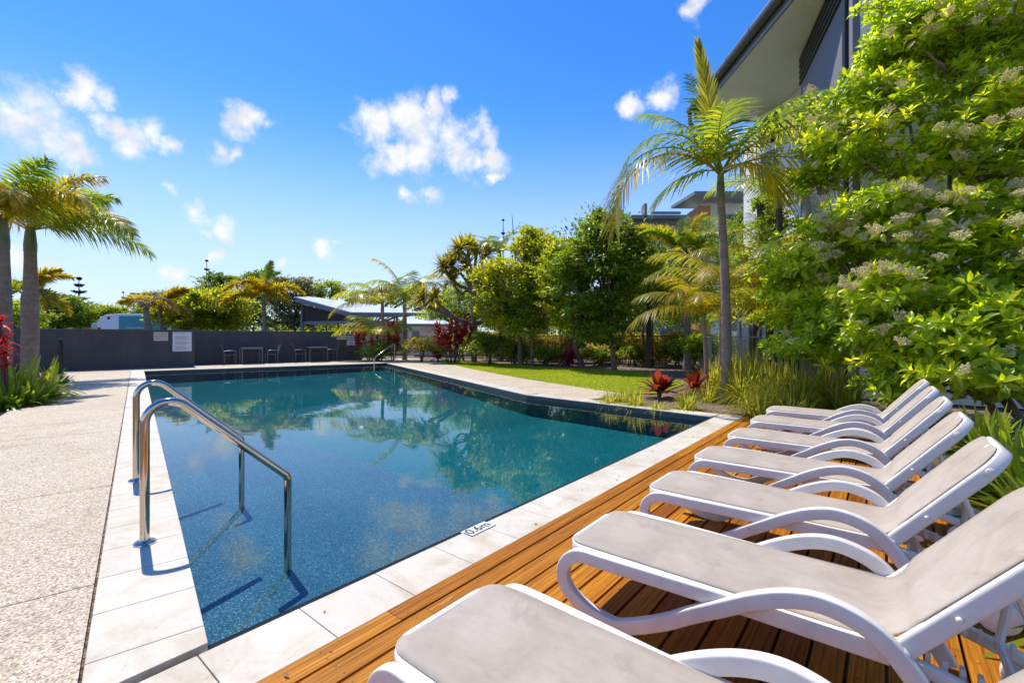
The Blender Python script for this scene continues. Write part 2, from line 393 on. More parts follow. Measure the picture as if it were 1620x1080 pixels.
class MB:
    def __init__(self): self.v = []; self.f = []; self.r = []; self.cur = 0.5
    def add(self, vs, fs):
        b = len(self.v); self.v += [tuple(x) for x in vs]
        for q in fs: self.f.append([b + i for i in q]); self.r.append(self.cur)
        return self
    def box(self, c, s, rz=0.0, m=None):
        cx, cy, cz = c; sx, sy, sz = s[0] / 2, s[1] / 2, s[2] / 2
        vs = []
        for dx, dy, dz in ((-1,-1,-1),(1,-1,-1),(1,1,-1),(-1,1,-1),(-1,-1,1),(1,-1,1),(1,1,1),(-1,1,1)):
            x, y = dx * sx, dy * sy
            p = Vector((cx + x * math.cos(rz) - y * math.sin(rz), cy + x * math.sin(rz) + y * math.cos(rz), cz + dz * sz))
            vs.append(m @ p if m else p)
        return self.add(vs, [(0,3,2,1),(4,5,6,7),(0,1,5,4),(1,2,6,5),(2,3,7,6),(3,0,4,7)])
    def prism(self, poly, z0, z1):
        n = len(poly)
        a = sum(poly[i][0] * poly[(i + 1) % n][1] - poly[(i + 1) % n][0] * poly[i][1] for i in range(n))
        if a < 0: poly = poly[::-1]
        vs = [(p[0], p[1], z0) for p in poly] + [(p[0], p[1], z1) for p in poly]
        return self.add(vs, [tuple(range(n))[::-1], tuple(range(n, 2 * n))] + [(i, (i + 1) % n, n + (i + 1) % n, n + i) for i in range(n)])
    def slab(self, q, th):
        """a plate through four 3-D corners (seen from above counter-clockwise), thickness downwards"""
        q = [Vector(x) for x in q]
        lo = [x - Vector((0, 0, th)) for x in q]
        return self.add(q + lo, [(0,1,2,3),(7,6,5,4),(0,4,5,1),(1,5,6,2),(2,6,7,3),(3,7,4,0)])
    def wallseg(self, a, b, z0, z1, th):
        a = Vector((a[0], a[1])); b = Vector((b[0], b[1])); d = (b - a).normalized(); n = Vector((-d.y, d.x)) * th
        return self.prism([a, b, b + n, a + n], z0, z1)
    def tube(self, pts, r, n=8, cap=True, flat=1.0, up=None):
        pts = [Vector(p) for p in pts]; k = len(pts)
        rs = r if isinstance(r, (list, tuple)) else [r] * k
        vs, fs = [], []
        prev = None
        for i, p in enumerate(pts):
            t = (pts[min(i + 1, k - 1)] - pts[max(i - 1, 0)]).normalized()
            if up is not None: ref = Vector(up)
            else: ref = prev if prev is not None else (Vector((0, 0, 1)) if abs(t.z) < .9 else Vector((1, 0, 0)))
            x = ref - t * ref.dot(t)
            if x.length < 1e-6: x = Vector((1, 0, 0)) - t * t.x
            x.normalize(); y = t.cross(x); prev = x
            for j in range(n):
                a = 2 * math.pi * j / n
                vs.append(p + x * math.cos(a) * rs[i] + y * math.sin(a) * rs[i] * flat)
        for i in range(k - 1):
            for j in range(n):
                fs.append((i * n + j, i * n + (j + 1) % n, (i + 1) * n + (j + 1) % n, (i + 1) * n + j))
        if cap: fs += [tuple(range(n))[::-1], tuple((k - 1) * n + j for j in range(n))]
        return self.add(vs, fs)
    def band(self, pts, prof, up):
        """sweep a closed 2-D profile (a along 'up' axis which stays fixed, b along the in-plane normal)"""
        pts = [Vector(p) for p in pts]; k = len(pts); n = len(prof); upv = Vector(up)
        vs, fs = [], []
        for i, p in enumerate(pts):
            t = (pts[min(i + 1, k - 1)] - pts[max(i - 1, 0)]).normalized()
            nn = upv.cross(t).normalized()
            for a, b in prof: vs.append(p + upv * a + nn * b)
        for i in range(k - 1):
            for j in range(n): fs.append((i * n + j, i * n + (j + 1) % n, (i + 1) * n + (j + 1) % n, (i + 1) * n + j))
        fs += [tuple(range(n))[::-1], tuple((k - 1) * n + j for j in range(n))]
        return self.add(vs, fs)
    def lathe(self, prof, c=(0, 0, 0), n=20):
        k = len(prof); vs, fs = [], []
        for r, z in prof:
            for j in range(n):
                a = 2 * math.pi * j / n
                vs.append((c[0] + r * math.cos(a), c[1] + r * math.sin(a), c[2] + z))
        for i in range(k - 1):
            for j in range(n): fs.append((i * n + j, i * n + (j + 1) % n, (i + 1) * n + (j + 1) % n, (i + 1) * n + j))
        fs += [tuple(range(n))[::-1], tuple((k - 1) * n + j for j in range(n))]
        return self.add(vs, fs)
    def build(self, name, m, parent=None, smooth=False, bevel=0.0, loc=None, rz=None):
        me = bpy.data.meshes.new(name); me.from_pydata(self.v, [], self.f)
        me.materials.append(m)
        at = me.attributes.new('rnd', 'FLOAT', 'FACE'); at.data.foreach_set('value', self.r)
        bm = bmesh.new(); bm.from_mesh(me); bmesh.ops.recalc_face_normals(bm, faces=bm.faces); bm.to_mesh(me); bm.free()
        if smooth:
            me.polygons.foreach_set('use_smooth', [True] * len(me.polygons))
            me.set_sharp_from_angle(angle=R(38))
        o = bpy.data.objects.new(name, me); C.objects.link(o)
        if parent: o.parent = parent
        if loc is not None: o.location = loc
        if rz is not None: o.rotation_euler = (0, 0, rz)
        if bevel:
            b = o.modifiers.new('bevel', 'BEVEL'); b.width = bevel; b.segments = 2; b.limit_method = 'ANGLE'; b.angle_limit = R(40)
        return o

def npmesh(name, Vv, Fi, rnd, m, parent=None, smooth=False):
    k = Fi.shape[1]; nf = len(Fi)
    me = bpy.data.meshes.new(name)
    me.vertices.add(len(Vv)); me.vertices.foreach_set('co', np.ascontiguousarray(Vv, np.float32).ravel())
    me.loops.add(nf * k); me.loops.foreach_set('vertex_index', np.ascontiguousarray(Fi, np.int32).ravel())
    me.polygons.add(nf); me.polygons.foreach_set('loop_start', np.arange(0, nf * k, k, dtype=np.int32))
    if smooth: me.polygons.foreach_set('use_smooth', np.ones(nf, bool))
    me.update(calc_edges=True)
    at = me.attributes.new('rnd', 'FLOAT', 'FACE'); at.data.foreach_set('value', np.ascontiguousarray(rnd, np.float32))
    me.materials.append(m)
    o = bpy.data.objects.new(name, me); C.objects.link(o)
    if parent: o.parent = parent
    return o

def unit(a): return a / np.maximum(np.linalg.norm(a, axis=-1, keepdims=True), 1e-9)
# a folded pointed leaf, length 1 along x
LEAF_V = np.array([(0,0,0), (.45,.5,.10), (.5,0,0), (.45,-.5,.10), (1,0,-.12)], float)
LEAF_F = np.array([(0,2,4,1), (0,3,4,2)])
BIG_V = np.array([(0,0,0), (.30,.42,.10), (.30,0,0), (.30,-.42,.10), (.68,.46,.06), (.68,0,-.03), (.68,-.46,.06), (1,0,-.16)], float)
BIG_F = np.array([(0,2,1),(0,3,2),(1,2,5),(1,5,4),(2,3,6),(2,6,5),(4,5,7),(5,6,7)])
def leaves(pos, axis, nrm, length, width, big=False, rnd=None):
    TV, TF = (BIG_V, BIG_F) if big else (LEAF_V, LEAF_F)
    n = len(pos)
    x = unit(axis); z = unit(nrm - (nrm * x).sum(1, keepdims=True) * x); y = np.cross(z, x)
    l = np.broadcast_to(np.asarray(length, float), (n,)); w_ = np.broadcast_to(np.asarray(width, float), (n,))
    vv = pos[:, None, :] + x[:, None, :] * (TV[None, :, 0:1] * l[:, None, None]) + y[:, None, :] * (TV[None, :, 1:2] * w_[:, None, None]) + z[:, None, :] * (TV[None, :, 2:3] * l[:, None, None])
    ff = TF[None] + (np.arange(n) * len(TV))[:, None, None]
    r = RNG.random(n) if rnd is None else rnd
    return vv.reshape(-1, 3), ff.reshape(-1, TF.shape[1]), np.repeat(r, len(TF))

def blades(base, d0, length, width, droop, seg=4, wprof=None, side=None):
    """strips: base (n,3), unit start direction d0 (n,3), droop pulls down with the square of the length"""
    n = len(base); ts = np.linspace(0, 1, seg + 1)
    if wprof is None: wprof = np.interp(ts, [0, .35, .75, 1], [.7, 1, .75, .05])
    length = np.broadcast_to(length, (n,)); width = np.broadcast_to(width, (n,)); droop = np.broadcast_to(droop, (n,))
    pos = base[:, None] + d0[:, None] * (length[:, None] * ts)[..., None]
    pos[..., 2] -= droop[:, None] * length[:, None] * ts[None] ** 2
    if side is None:
        side = np.cross(d0, np.array([0, 0, 1.0])); side = unit(side + 1e-6)
    wv = side[:, None] * (width[:, None] * wprof)[..., None] * .5
    vv = np.stack([pos - wv, pos + wv], 2).reshape(n, -1, 3)
    q = np.array([(2*i, 2*i+1, 2*i+3, 2*i+2) for i in range(seg)])
    ff = q[None] + (np.arange(n) * (2 * (seg + 1)))[:, None, None]
    return vv.reshape(-1, 3), ff.reshape(-1, 4), n, seg
def cat(parts):
    vs, fs, rs, b = [], [], [], 0
    for v_, f_, r_ in parts:
        vs.append(v_); fs.append(f_ + b); rs.append(r_); b += len(v_)
    return np.concatenate(vs), np.concatenate(fs), np.concatenate(rs)

# ------------------------------------------------------------------ THE SETTING
POOL = [G(330, 1016.7), G(1125.9, 658.9), G(833, 624.5), G(610, 574), G(228.1, 586.7)]   # near-left, near-right, kink, far-right, far-left
POOL = [Vector((p.x, p.y)) for p in POOL]
LE = (POOL[4] - POOL[0]).normalized(); LN = Vector((-LE.y, LE.x))        # left edge, its outward normal
if LN.x > 0: LN = -LN
U2, V2 = Vector((U.x, U.y)), Vector((V.x, V.y))
A2 = Vector((A0.x, A0.y))
def line_x(p, d, q, e):
    den = d.x * e.y - d.y * e.x; r = q - p
    return p + d * ((r.x * e.y - r.y * e.x) / den)
def grow(poly, k):
    n = len(poly); out = []
    c = sum(poly, Vector((0, 0))) / n
    for i in range(n):
        a, b, d = poly[i - 1], poly[i], poly[(i + 1) % n]
        def off(p, q):
            e = (q - p).normalized(); nn = Vector((-e.y, e.x))
            if nn.dot(c - p) > 0: nn = -nn
            return p + nn * k, e
        p1, e1 = off(a, b); p2, e2 = off(b, d)
        out.append(line_x(p1, e1, p2, e2))
    return out
def sheet_with_hole(name, outer, hole, z, m):
    bm = bmesh.new()
    def loop(pts):
        vs = [bm.verts.new((p[0], p[1], z)) for p in pts]
        return [bm.edges.new((vs[i], vs[(i + 1) % len(vs)])) for i in range(len(vs))]
    e = loop(outer) + loop(hole)
    bmesh.ops.triangle_fill(bm, use_beauty=True, use_dissolve=False, edges=e, normal=(0, 0, 1))
    for f_ in bm.faces:
        if f_.normal.z < 0: f_.normal_flip()
    me = bpy.data.meshes.new(name); bm.to_mesh(me); bm.free(); me.materials.append(m)
    o = bpy.data.objects.new(name, me); C.objects.link(o); tag(o, kind='structure'); return o
sheet_with_hole('ground', [(-1500, -1500), (1500, -1500), (1500, 1500), (-1500, 1500)], grow(POOL, .03), -.035, M['mulch'])

# pool shell: dark tile band, walls, shallow floor, entry step, deep floor
WZ = -.105
wl = MB(); n = len(POOL)
for i in range(n):
    a, b = POOL[i], POOL[(i + 1) % n]
    wl.add([(a.x, a.y, -2.2), (b.x, b.y, -2.2), (b.x, b.y, -.26), (a.x, a.y, -.26)], [(0, 1, 2, 3)])
tag(wl.build('pool_wall', M['deep']), kind='structure')
bd = MB()
for i in range(n):
    a, b = POOL[i], POOL[(i + 1) % n]
    bd.add([(a.x, a.y, -.26), (b.x, b.y, -.26), (b.x, b.y, -.012), (a.x, a.y, -.012)], [(0, 1, 2, 3)])
tag(bd.build('waterline_band', M['band']), kind='structure')
NB = Vector((-V2.x, -V2.y))                          # from the near edge into the pool
def pin(s, k): return A2 + U2 * s + NB * (k + .39)  # s along the near edge, k from its inner face
def clipn(poly, keep):                                # keep(p) >= 0
    out = []
    for i in range(len(poly)):
        a, b = poly[i], poly[(i + 1) % len(poly)]; ka, kb = keep(a), keep(b)
        if ka >= 0: out.append(a)
        if ka * kb < 0: out.append(a + (b - a) * (ka / (ka - kb)))
    return out
SS = 3.1
shallow = clipn(POOL, lambda p: SS - (p - A2).dot(U2))
deep = clipn(POOL, lambda p: (p - A2).dot(U2) - SS - .32)
mid = clipn(clipn(POOL, lambda p: (p - A2).dot(U2) - SS), lambda p: SS + .32 - (p - A2).dot(U2))
step1 = clipn(shallow, lambda p: .43 - (p - POOL[0]).dot(-LN))
fl = MB()
fl.prism(shallow, -2.2, -.48); fl.prism(mid, -2.2, -.545)
tag(fl.build('pool_floor', M['pool']), kind='structure')
fs_ = MB(); fs_.prism(grow(step1, -.003), -.475, -.25)
tag(fs_.build('pool_step', M['pool'], bevel=.015), kind='structure')
fd = MB()
far_k = max((p - A2).dot(U2) for p in deep)
def deep_z(p): return -.61 + .20 * ((p - A2).dot(U2) - SS) / (far_k - SS)
nd = len(deep)
fd.add([(p.x, p.y, deep_z(p)) for p in deep] + [(p.x, p.y, -2.2) for p in deep], [tuple(range(nd)), tuple(range(nd, 2 * nd))[::-1]] + [(i, (i + 1) % nd, nd + (i + 1) % nd, nd + i) for i in range(nd)])
tag(fd.build('pool_floor', M['deep']), kind='structure')
wt = MB(); wt.prism(grow(POOL, .006), -2.3, WZ)
tag(wt.build('water', M['water']), kind='structure')

# coping stones (one slab after another, joints left open)
def tile(mb, poly, z0=-.045, z1=.004):
    mb.cur = random.random()
    mb.prism([Vector(p) for p in poly], z0, z1)
def shrink(poly, k):
    return grow(poly, -k)
cp = MB()
OUT0 = POOL[0] + LN * .447
outs = line_x(OUT0, LE, POOL[0], U2)
TL = .468; LL = (POOL[4] - POOL[0]).length
k0 = (outs - OUT0).dot(LE)
first = True; a0 = .0
cuts = [.17 + TL * i for i in range(int(LL / TL) + 2)]
prev = None
for cval in cuts:
    pi, po = POOL[0] + LE * cval, OUT0 + LE * cval
    if prev is None:
        if cval > k0 + .05: tile(cp, shrink([POOL[0], pi, po, outs], .002))
        else: tile(cp, shrink([POOL[0], pi, outs], .002))
    else: tile(cp, shrink([prev[0], pi, po, prev[1]], .002))
    prev = (pi, po)
tag(cp.build('pool_coping', M['tile'], bevel=.004), kind='structure')
cp = MB()
s_end = (POOL[1] - A2).dot(U2)
s0 = .37 - .47 * 5
ss = [s0 + .47 * i for i in range(26) if s0 + .47 * i < s_end + .35] + [s_end + .40]
for a, b in zip(ss[:-1], ss[1:]):
    tile(cp, shrink([A2 + U2 * a, A2 + U2 * b, A2 + U2 * b + NB * .39, A2 + U2 * a + NB * .39], .002))
tag(cp.build('pool_coping', M['tile'], bevel=.004), kind='structure')
def edge_strip(a, b, wid, step, mb):
    e = (b - a).normalized(); nn = Vector((-e.y, e.x))
    cen = sum(POOL, Vector((0, 0))) / 5
    if nn.dot(cen - a) > 0: nn = -nn
    Ln = (b - a).length; q = 0
    while q < Ln - .02:
        q2 = min(q + step, Ln)
        tile(mb, shrink([a + e * q, a + e * q2, a + e * q2 + nn * wid, a + e * q + nn * wid], .002)); q = q2
cp = MB()
edge_strip(POOL[1], POOL[2], .40, .47, cp); edge_strip(POOL[2], POOL[3], .40, .47, cp)
edge_strip(POOL[3], POOL[4], .34, .47, cp)
tag(cp.build('pool_coping', M['tile'], bevel=.004), kind='structure')

# walls' lines, paths
WR0, WR1 = Vector((-18.45, 23.3)), Vector((-9.83, 30.3))
WL0, WL1 = Vector((-27.0, 14.1)), Vector((-15.9, 23.1))
gp = .012
pa = MB()
o1 = OUT0 + LN * gp
bed = [G(29, 640), G(112, 587)]
bed = [Vector((b.x, b.y)) for b in bed]
bd_dir = (bed[1] - bed[0]).normalized()
farL = bed[0] + bd_dir * 14.2
# aggregate slabs along the pool's left side, cut by control joints
cutsL = [-4.0, 1.05, 3.4, 6.9, 12.0, 17.0, LL + .3]
lines = []
for cval in cutsL:
    p = o1 + LE * cval
    q = line_x(p, -LN, bed[0], bd_dir)
    if cval < 3: q = p + LN * (q - p).dot(LN)
    lines.append((p, q))
for (p, q), (p2, q2) in zip(lines[:-1], lines[1:]):
    pa.cur = random.random()
    pa.prism([p + LE * .006, p2 - LE * .006, q2 - LE * .006, q + LE * .006], -.033, .0)
tag(pa.build('aggregate_path', M['agg']), kind='structure')
pb = MB()
fe = (POOL[3] - POOL[4]).normalized(); fnn = Vector((-fe.y, fe.x))
f4 = POOL[4] + fnn * .346 - fe * .25; f3 = POOL[3] + fnn * .346
pb.prism([f4 - fe * 6.2, f3 + fe * .45, f3 + fe * .45 + fnn * 5.4, f4 - fe * 6.2 + fnn * 5.4], -.033, -.002)
tag(pb.build('aggregate_path', M['agg']), kind='structure')
def g2(px, py): 
    q = G(px, py); return Vector((q.x, q.y))
re = (POOL[3] - POOL[2]).normalized(); rn = Vector((re.y, -re.x))
if rn.x < 0: rn = -rn
ke = (POOL[2] - POOL[1]).normalized(); kn = Vector((ke.y, -ke.x))
if kn.x < 0: kn = -kn
corner = line_x(POOL[2] + rn * .404, re, POOL[2] + kn * .404, ke)
LAWN_NEAR = [g2(690, 570.5), g2(744, 583), g2(789, 591.5), g2(833, 599.5), g2(889, 608), g2(951, 617.5), g2(1000, 623)]
pc = MB()
poly = [POOL[3] + rn * .404 + re * 4.5, POOL[3] + rn * .404, corner, POOL[1] + ke * 3.0 + kn * .404] + LAWN_NEAR[::-1] + [g2(660, 567.0), g2(640, 566.2)]
pc.prism(poly, -.033, -.003)
tag(pc.build('aggregate_path', M['agg']), kind='structure')
# lawn
LAWN_FAR = [g2(1085, 606), g2(1060, 598), g2(1035, 591), g2(990, 587.5), g2(920, 583.5), g2(850, 579.5), g2(780, 574), g2(720, 568.8)]
lw = MB(); lpoly = [p + Vector((.004, .004)) for p in LAWN_NEAR] + [g2(1045, 621)] + LAWN_FAR
lw.prism(lpoly, -.034, -.004)
tag(lw.build('lawn_soil', M['turf']), kind='structure')
def in_poly(px, py, poly):
    r = np.zeros(len(px), bool); n_ = len(poly)
    for i in range(n_):
        x1, y1 = poly[i]; x2, y2 = poly[(i + 1) % n_]
        c = ((y1 > py) != (y2 > py)) & (px < (x2 - x1) * (py - y1) / (y2 - y1 + 1e-12) + x1)
        r ^= c
    return r
xs = np.array([p.x for p in lpoly]); ys = np.array([p.y for p in lpoly])
NG = 330000
gx = RNG.uniform(xs.min(), xs.max(), NG); gy = RNG.uniform(ys.min(), ys.max(), NG)
kk = in_poly(gx, gy, [(p.x, p.y) for p in lpoly]); gx, gy = gx[kk], gy[kk]
ng = len(gx)
b0 = np.stack([gx, gy, np.full(ng, -.006)], 1)
dd = unit(np.stack([RNG.normal(0, .45, ng), RNG.normal(0, .45, ng), np.ones(ng)], 1))
vv, ff, n_, sg = blades(b0, dd, RNG.uniform(.03, .065, ng), .010, .2, 1, np.array([1, .15]))
patch = .5 + .5 * np.sin(gx * 1.3 + 1.7 * np.sin(gy * .9)) * np.sin(gy * 1.1)
o = npmesh('lawn_grass', vv, ff, np.clip(RNG.random(ng) * .75 + patch * .25, 0, 1), M['lawn'])
tag(o, 'short bright green lawn beside the pool path', 'lawn', kind='stuff')
fl2 = MB(); fl2.prism([(4, 32), (60, 24), (70, 75), (-6, 75)], -.034, -.01)
tag(fl2.build('lawn_soil', M['turf']), kind='structure')
rd = MB(); rd.prism([(-60, 20), (-14, 34), (-6, 60), (-90, 62)], -.034, -.012)
tag(rd.build('road', M['asphalt']), kind='structure')

# timber deck: local x along the boards, local y away from the lounge side
dk = MB()
PIT = .1365; gapw = .014
for k in range(20):
    t0 = .012 + k * PIT
    s = -2.5 - random.random() * 2
    while s < 8.34:
        Lb = random.choice([1.8, 2.4, 3.0, 3.6, 4.2])
        e = min(s + Lb, 8.38 - .03 * (k % 3 == 1))
        if e > -2.4:
            dk.cur = random.random()
            dk.box(((s + e) / 2, -(t0 + (PIT - gapw) / 2), -.003), (e - s - .002, PIT - gapw, .034))
        s = e
sc_m = MB()
for k in range(20):
    for q in np.arange(-2, 8.4, .45):
        for o_ in (.035, .098): sc_m.lathe([(.0045, 0), (.0045, .0006)], (q + random.uniform(-.006, .006), -(.012 + k * PIT + o_), .0137), 7)
so_ = sc_m.build('screw_heads', M['black']); so_.location = A0; so_.rotation_euler = (0, 0, math.atan2(U.y, U.x)); tag(so_, 'dark screw heads along the deck boards', 'screws', kind='stuff')
ob = dk.build('timber_deck', M['wood'], bevel=.003)
ob.location = A0; ob.rotation_euler = (0, 0, math.atan2(U.y, U.x)); tag(ob, kind='structure')
us = MB(); us.box((2.9, -1.37, -.0315), (11.0, 2.72, .003)); ob = us.build('deck_gap_shade', M['black']); ob.location = A0; ob.rotation_euler = (0, 0, math.atan2(U.y, U.x)); tag(ob, kind='structure')  # added black sheet under the boards, stands in for shade in the gaps
js = MB()
for q in np.arange(-2, 8.4, .45): js.box((q, -1.37, -.0285), (.05, 2.70, .0105))
ob = js.build('deck_joist', M['darkbark']); ob.location = A0; ob.rotation_euler = (0, 0, math.atan2(U.y, U.x)); tag(ob, kind='structure')
# ------------------------------------------------------------------ curves
def spline(pts, per=6):
    pts = [Vector(p) for p in pts]; out = []
    for i in range(len(pts) - 1):
        p0, p1, p2, p3 = pts[max(i - 1, 0)], pts[i], pts[i + 1], pts[min(i + 2, len(pts) - 1)]
        for j in range(per):
            t = j / per
            out.append(.5 * ((2 * p1) + (p2 - p0) * t + (2 * p0 - 5 * p1 + 4 * p2 - p3) * t * t + (3 * p1 - p0 - 3 * p2 + p3) * t ** 3))
    return out + [pts[-1]]
def rrect(a, b, r, seg=3):
    out = []
    for cx, cy, q in ((a - r, b - r, 0), (-a + r, b - r, 1), (-a + r, -b + r, 2), (a - r, -b + r, 3)):
        for j in range(seg + 1):
            t = math.pi / 2 * (q + j / seg); out.append((cx + r * math.cos(t), cy + r * math.sin(t)))
    return out

# ------------------------------------------------------------------ sun loungers
HINGE = Vector((1.385, 0, .322)); BANG = R(50); BLEN = .70
def sling_profile():
    pts = [(.018, .340), (.045, .3485), (.2, .3495), (.6, .3495), (1.0, .3485), (1.22, .347), (1.34, .351)]
    c = Vector((1.385, .335)); d_ = Vector((math.cos(BANG), math.sin(BANG))); nn = Vector((-d_.y, d_.x))
    for q in (.06, .14, .3, .5, .66, .69): 
        p = c + d_ * q + nn * (.016 if q < .1 else .028); pts.append((p.x, p.y))
    return spline([(x, 0, z) for x, z in pts], 5)
def make_lounger(loc, rz, label):
    root = empty('sun_lounger', loc, label, 'sun lounger', 'white sun loungers lined up on the timber deck', rz)
    # sling: one piece of fabric from the foot end up the back
    prof = sling_profile(); tot = [0]
    for a, b in zip(prof[:-1], prof[1:]): tot.append(tot[-1] + (b - a).length)
    Ln = tot[-1]; vs, fs, m = [], [], 12
    for p, q in zip(prof, tot):
        e0, e1 = q, Ln - q; half = .284
        for e, rad in ((e0, .10), (e1, .13)):
            if e < rad: half = min(half, .284 - rad + math.sqrt(max(rad * rad - (rad - e) ** 2, 0)))
        if .0 < (q - 1.30) < .18: half -= .035 * math.sin(math.pi * (q - 1.30) / .18)
        for j in range(m + 1):
            y = .30 + half * (2 * j / m - 1); k = 1 - (2 * j / m - 1) ** 2
            vs.append((p.x, y, p.z - .010 * k))
    for i in range(len(prof) - 1):
        for j in range(m): fs.append((i * (m + 1) + j, i * (m + 1) + j + 1, (i + 1) * (m + 1) + j + 1, (i + 1) * (m + 1) + j))
    sb = MB().add(vs, fs); so = sb.build('sling', M['sling'], root, smooth=True)
    sd = so.modifiers.new('thick', 'SOLIDIFY'); sd.thickness = .004; sd.offset = -1
    # seat frame: rim round the foot end
    z = .315
    def arc(cx, cy, r, a0, a1, k=7): return [(cx + r * math.cos(R(a0 + (a1 - a0) * i / k)), cy + r * math.sin(R(a0 + (a1 - a0) * i / k))) for i in range(k + 1)]
    path = [(1.37, .018)] + [(1.0, .018), (.6, .018)] + arc(.14, .138, .12, 270, 180) + arc(.14, .462, .12, 180, 90) + [(.6, .582), (1.0, .582), (1.37, .582)]
    fr = MB().band([(x, y, z) for x, y in path], [(b, a) for a, b in rrect(.018, .032, .012)], (0, 0, 1))
    for x in (.42, .82, 1.22): fr.box((x, .30, .30), (.05, .56, .022))
    fr.build('seat_frame', M['plastic'], root, smooth=True)
    # back frame
    d_ = Vector((math.cos(BANG), 0, math.sin(BANG))); nn = Vector((-d_.z, 0, d_.x))
    def bp(q, y, off=0): return HINGE + d_ * q + nn * off + Vector((0, y, 0))
    rim = [(-.01, .016), (.2, .016), (.45, .016)] + [(BLEN - .15 + .15 * math.sin(R(t)), .166 - .15 * math.cos(R(t))) for t in range(0, 91, 13)]
    rim = rim + [(q, .60 - y) for q, y in rim[::-1]]
    bk = MB(); pts = [bp(q, y) for q, y in rim]
    prof_ = rrect(.034, .018, .013)
    k = len(pts); vs, fs = [], []
    for i, p in enumerate(pts):
        t = (pts[min(i + 1, k - 1)] - pts[max(i - 1, 0)]).normalized(); side = nn.cross(t).normalized()
        wide = 1.0 + 1.5 * max(0, ((p - HINGE).dot(d_) - BLEN + .13) / .13)
        for a, b in prof_: vs.append(p + nn * a + side * (b * wide + .017 * (wide - 1)))
    n_ = len(prof_)
    for i in range(k - 1):
        for j in range(n_): fs.append((i * n_ + j, i * n_ + (j + 1) % n_, (i + 1) * n_ + (j + 1) % n_, (i + 1) * n_ + j))
    fs += [tuple(range(n_))[::-1], tuple((k - 1) * n_ + j for j in range(n_))]
    bk.add(vs, fs)
    for q in (.22, .50): bk.tube([bp(q, .02, -.022), bp(q, .58, -.022)], .016, 8)
    bo = bk.build('back_frame', M['plastic'], root, smooth=True)
    for y, s in ((-.003, -1), (.603, 1)):
        for q, rr in ((.60, .020), (.24, .010)):
            c = bp(q, y, .0); MB().tube([c, c + Vector((0, s * .010, 0)), c + Vector((0, s * .014, 0))], [rr, rr * .95, rr * .5], 12).build('knob', M['plastic'], bo, smooth=True)
    # arms: loop at the foot end, sled on the deck, sweep over the seat and down to the rear foot
    ap = [(1.36, .312), (1.1, .312), (.85, .312), (.60, .314), (.40, .316), (.25, .317), (.12, .312), (.045, .262), (.022, .185), (.060, .110), (.17, .050), (.29, .028), (.37, .040), (.55, .128), (.68, .212), (.80, .284), (.93, .362), (1.05, .415), (1.16, .434), (1.27, .412), (1.35, .362), (1.43, .265), (1.50, .150), (1.57, .022)]
    for y in (-.022, .622):
        inn = .030 if y < 0 else -.030
        pts = spline([(x, y + (inn * min(1, max(0, (x - .30) / .5)) if i < 6 else 0), zz) for i, (x, zz) in enumerate(ap)], 5)
        MB().band(pts, rrect(.024, .033, .008), (0, 1, 0)).build('armrest', M['plastic'], root, smooth=True)
        s = 1 if y > 0 else -1
        hg = MB().tube([(1.385, y - s * .075, .325), (1.385, y + s * .012, .325)], .036, 16)
        hg.build('hinge', M['plastic'], root, smooth=True)
    # tail of the frame behind the hinge, prop and wheels
    tl = MB()
    for y in (.055, .545): tl.band(spline([(1.33, y, .285), (1.5, y, .265), (1.68, y, .205), (1.86, y, .15), (1.93, y, .12)], 4), rrect(.016, .026, .01), (0, 1, 0))
    tl.tube([(1.92, .05, .125), (1.92, .55, .125)], .018, 10)
    for q in range(7): tl.box((1.47 + q * .045, .115, .285 - q * .010), (.014, .03, .05)); tl.box((1.47 + q * .045, .485, .285 - q * .010), (.014, .03, .05))
    tl.build('tail_frame', M['plastic'], root, smooth=True)
    pr_ = MB(); top = bp(.42, 0, -.03)
    for y in (.115, .485): pr_.tube(spline([(top.x, y, top.z), (top.x + .05, y, top.z - .16), (1.70, y, .24)], 4), .015, 8)
    pr_.tube([(1.70, .115, .24), (1.70, .485, .24)], .014, 8)
    pr_.build('prop_bar', M['plastic'], root, smooth=True)
    for y in (.02, .58):
        wh = MB().tube([(1.80, y - .022, .085), (1.80, y - .016, .085), (1.80, y + .016, .085), (1.80, y + .022, .085)], [.07, .083, .083, .07], 20)
        wh.build('wheel', M['plastic'], root, smooth=True)
    return root
rzl = math.atan2(V.y, V.x)
SL = [(.135, .66, 'white sun lounger nearest the camera, its foot end cut off by the bottom edge'),
      (1.265, .70, 'second white sun lounger from the camera, its whole curved armrest in the foreground'),
      (2.385, .675, 'third white sun lounger from the camera, its backrest tip over the strappy lilies'),
      (3.475, .655, 'fourth white sun lounger from the camera, middle one of the seven in the row'),
      (4.67, .645, 'fifth white sun lounger from the camera, third from the far end of the row'),
      (5.84, .635, 'sixth white sun lounger from the camera, last but one before the tussock grass'),
      (6.97, .62, 'farthest white sun lounger, beside the tussock grass at the end of the deck')]
for i, (s, t, lab) in enumerate(SL):
    p = D(s, t, .0145)
    if i == 0: proto = make_lounger(p, rzl, lab)
    else:
        o = copy_tree(proto); o.location = p; o.rotation_euler = (0, 0, rzl + R(random.uniform(-1.1, 1.1))); o['label'] = lab

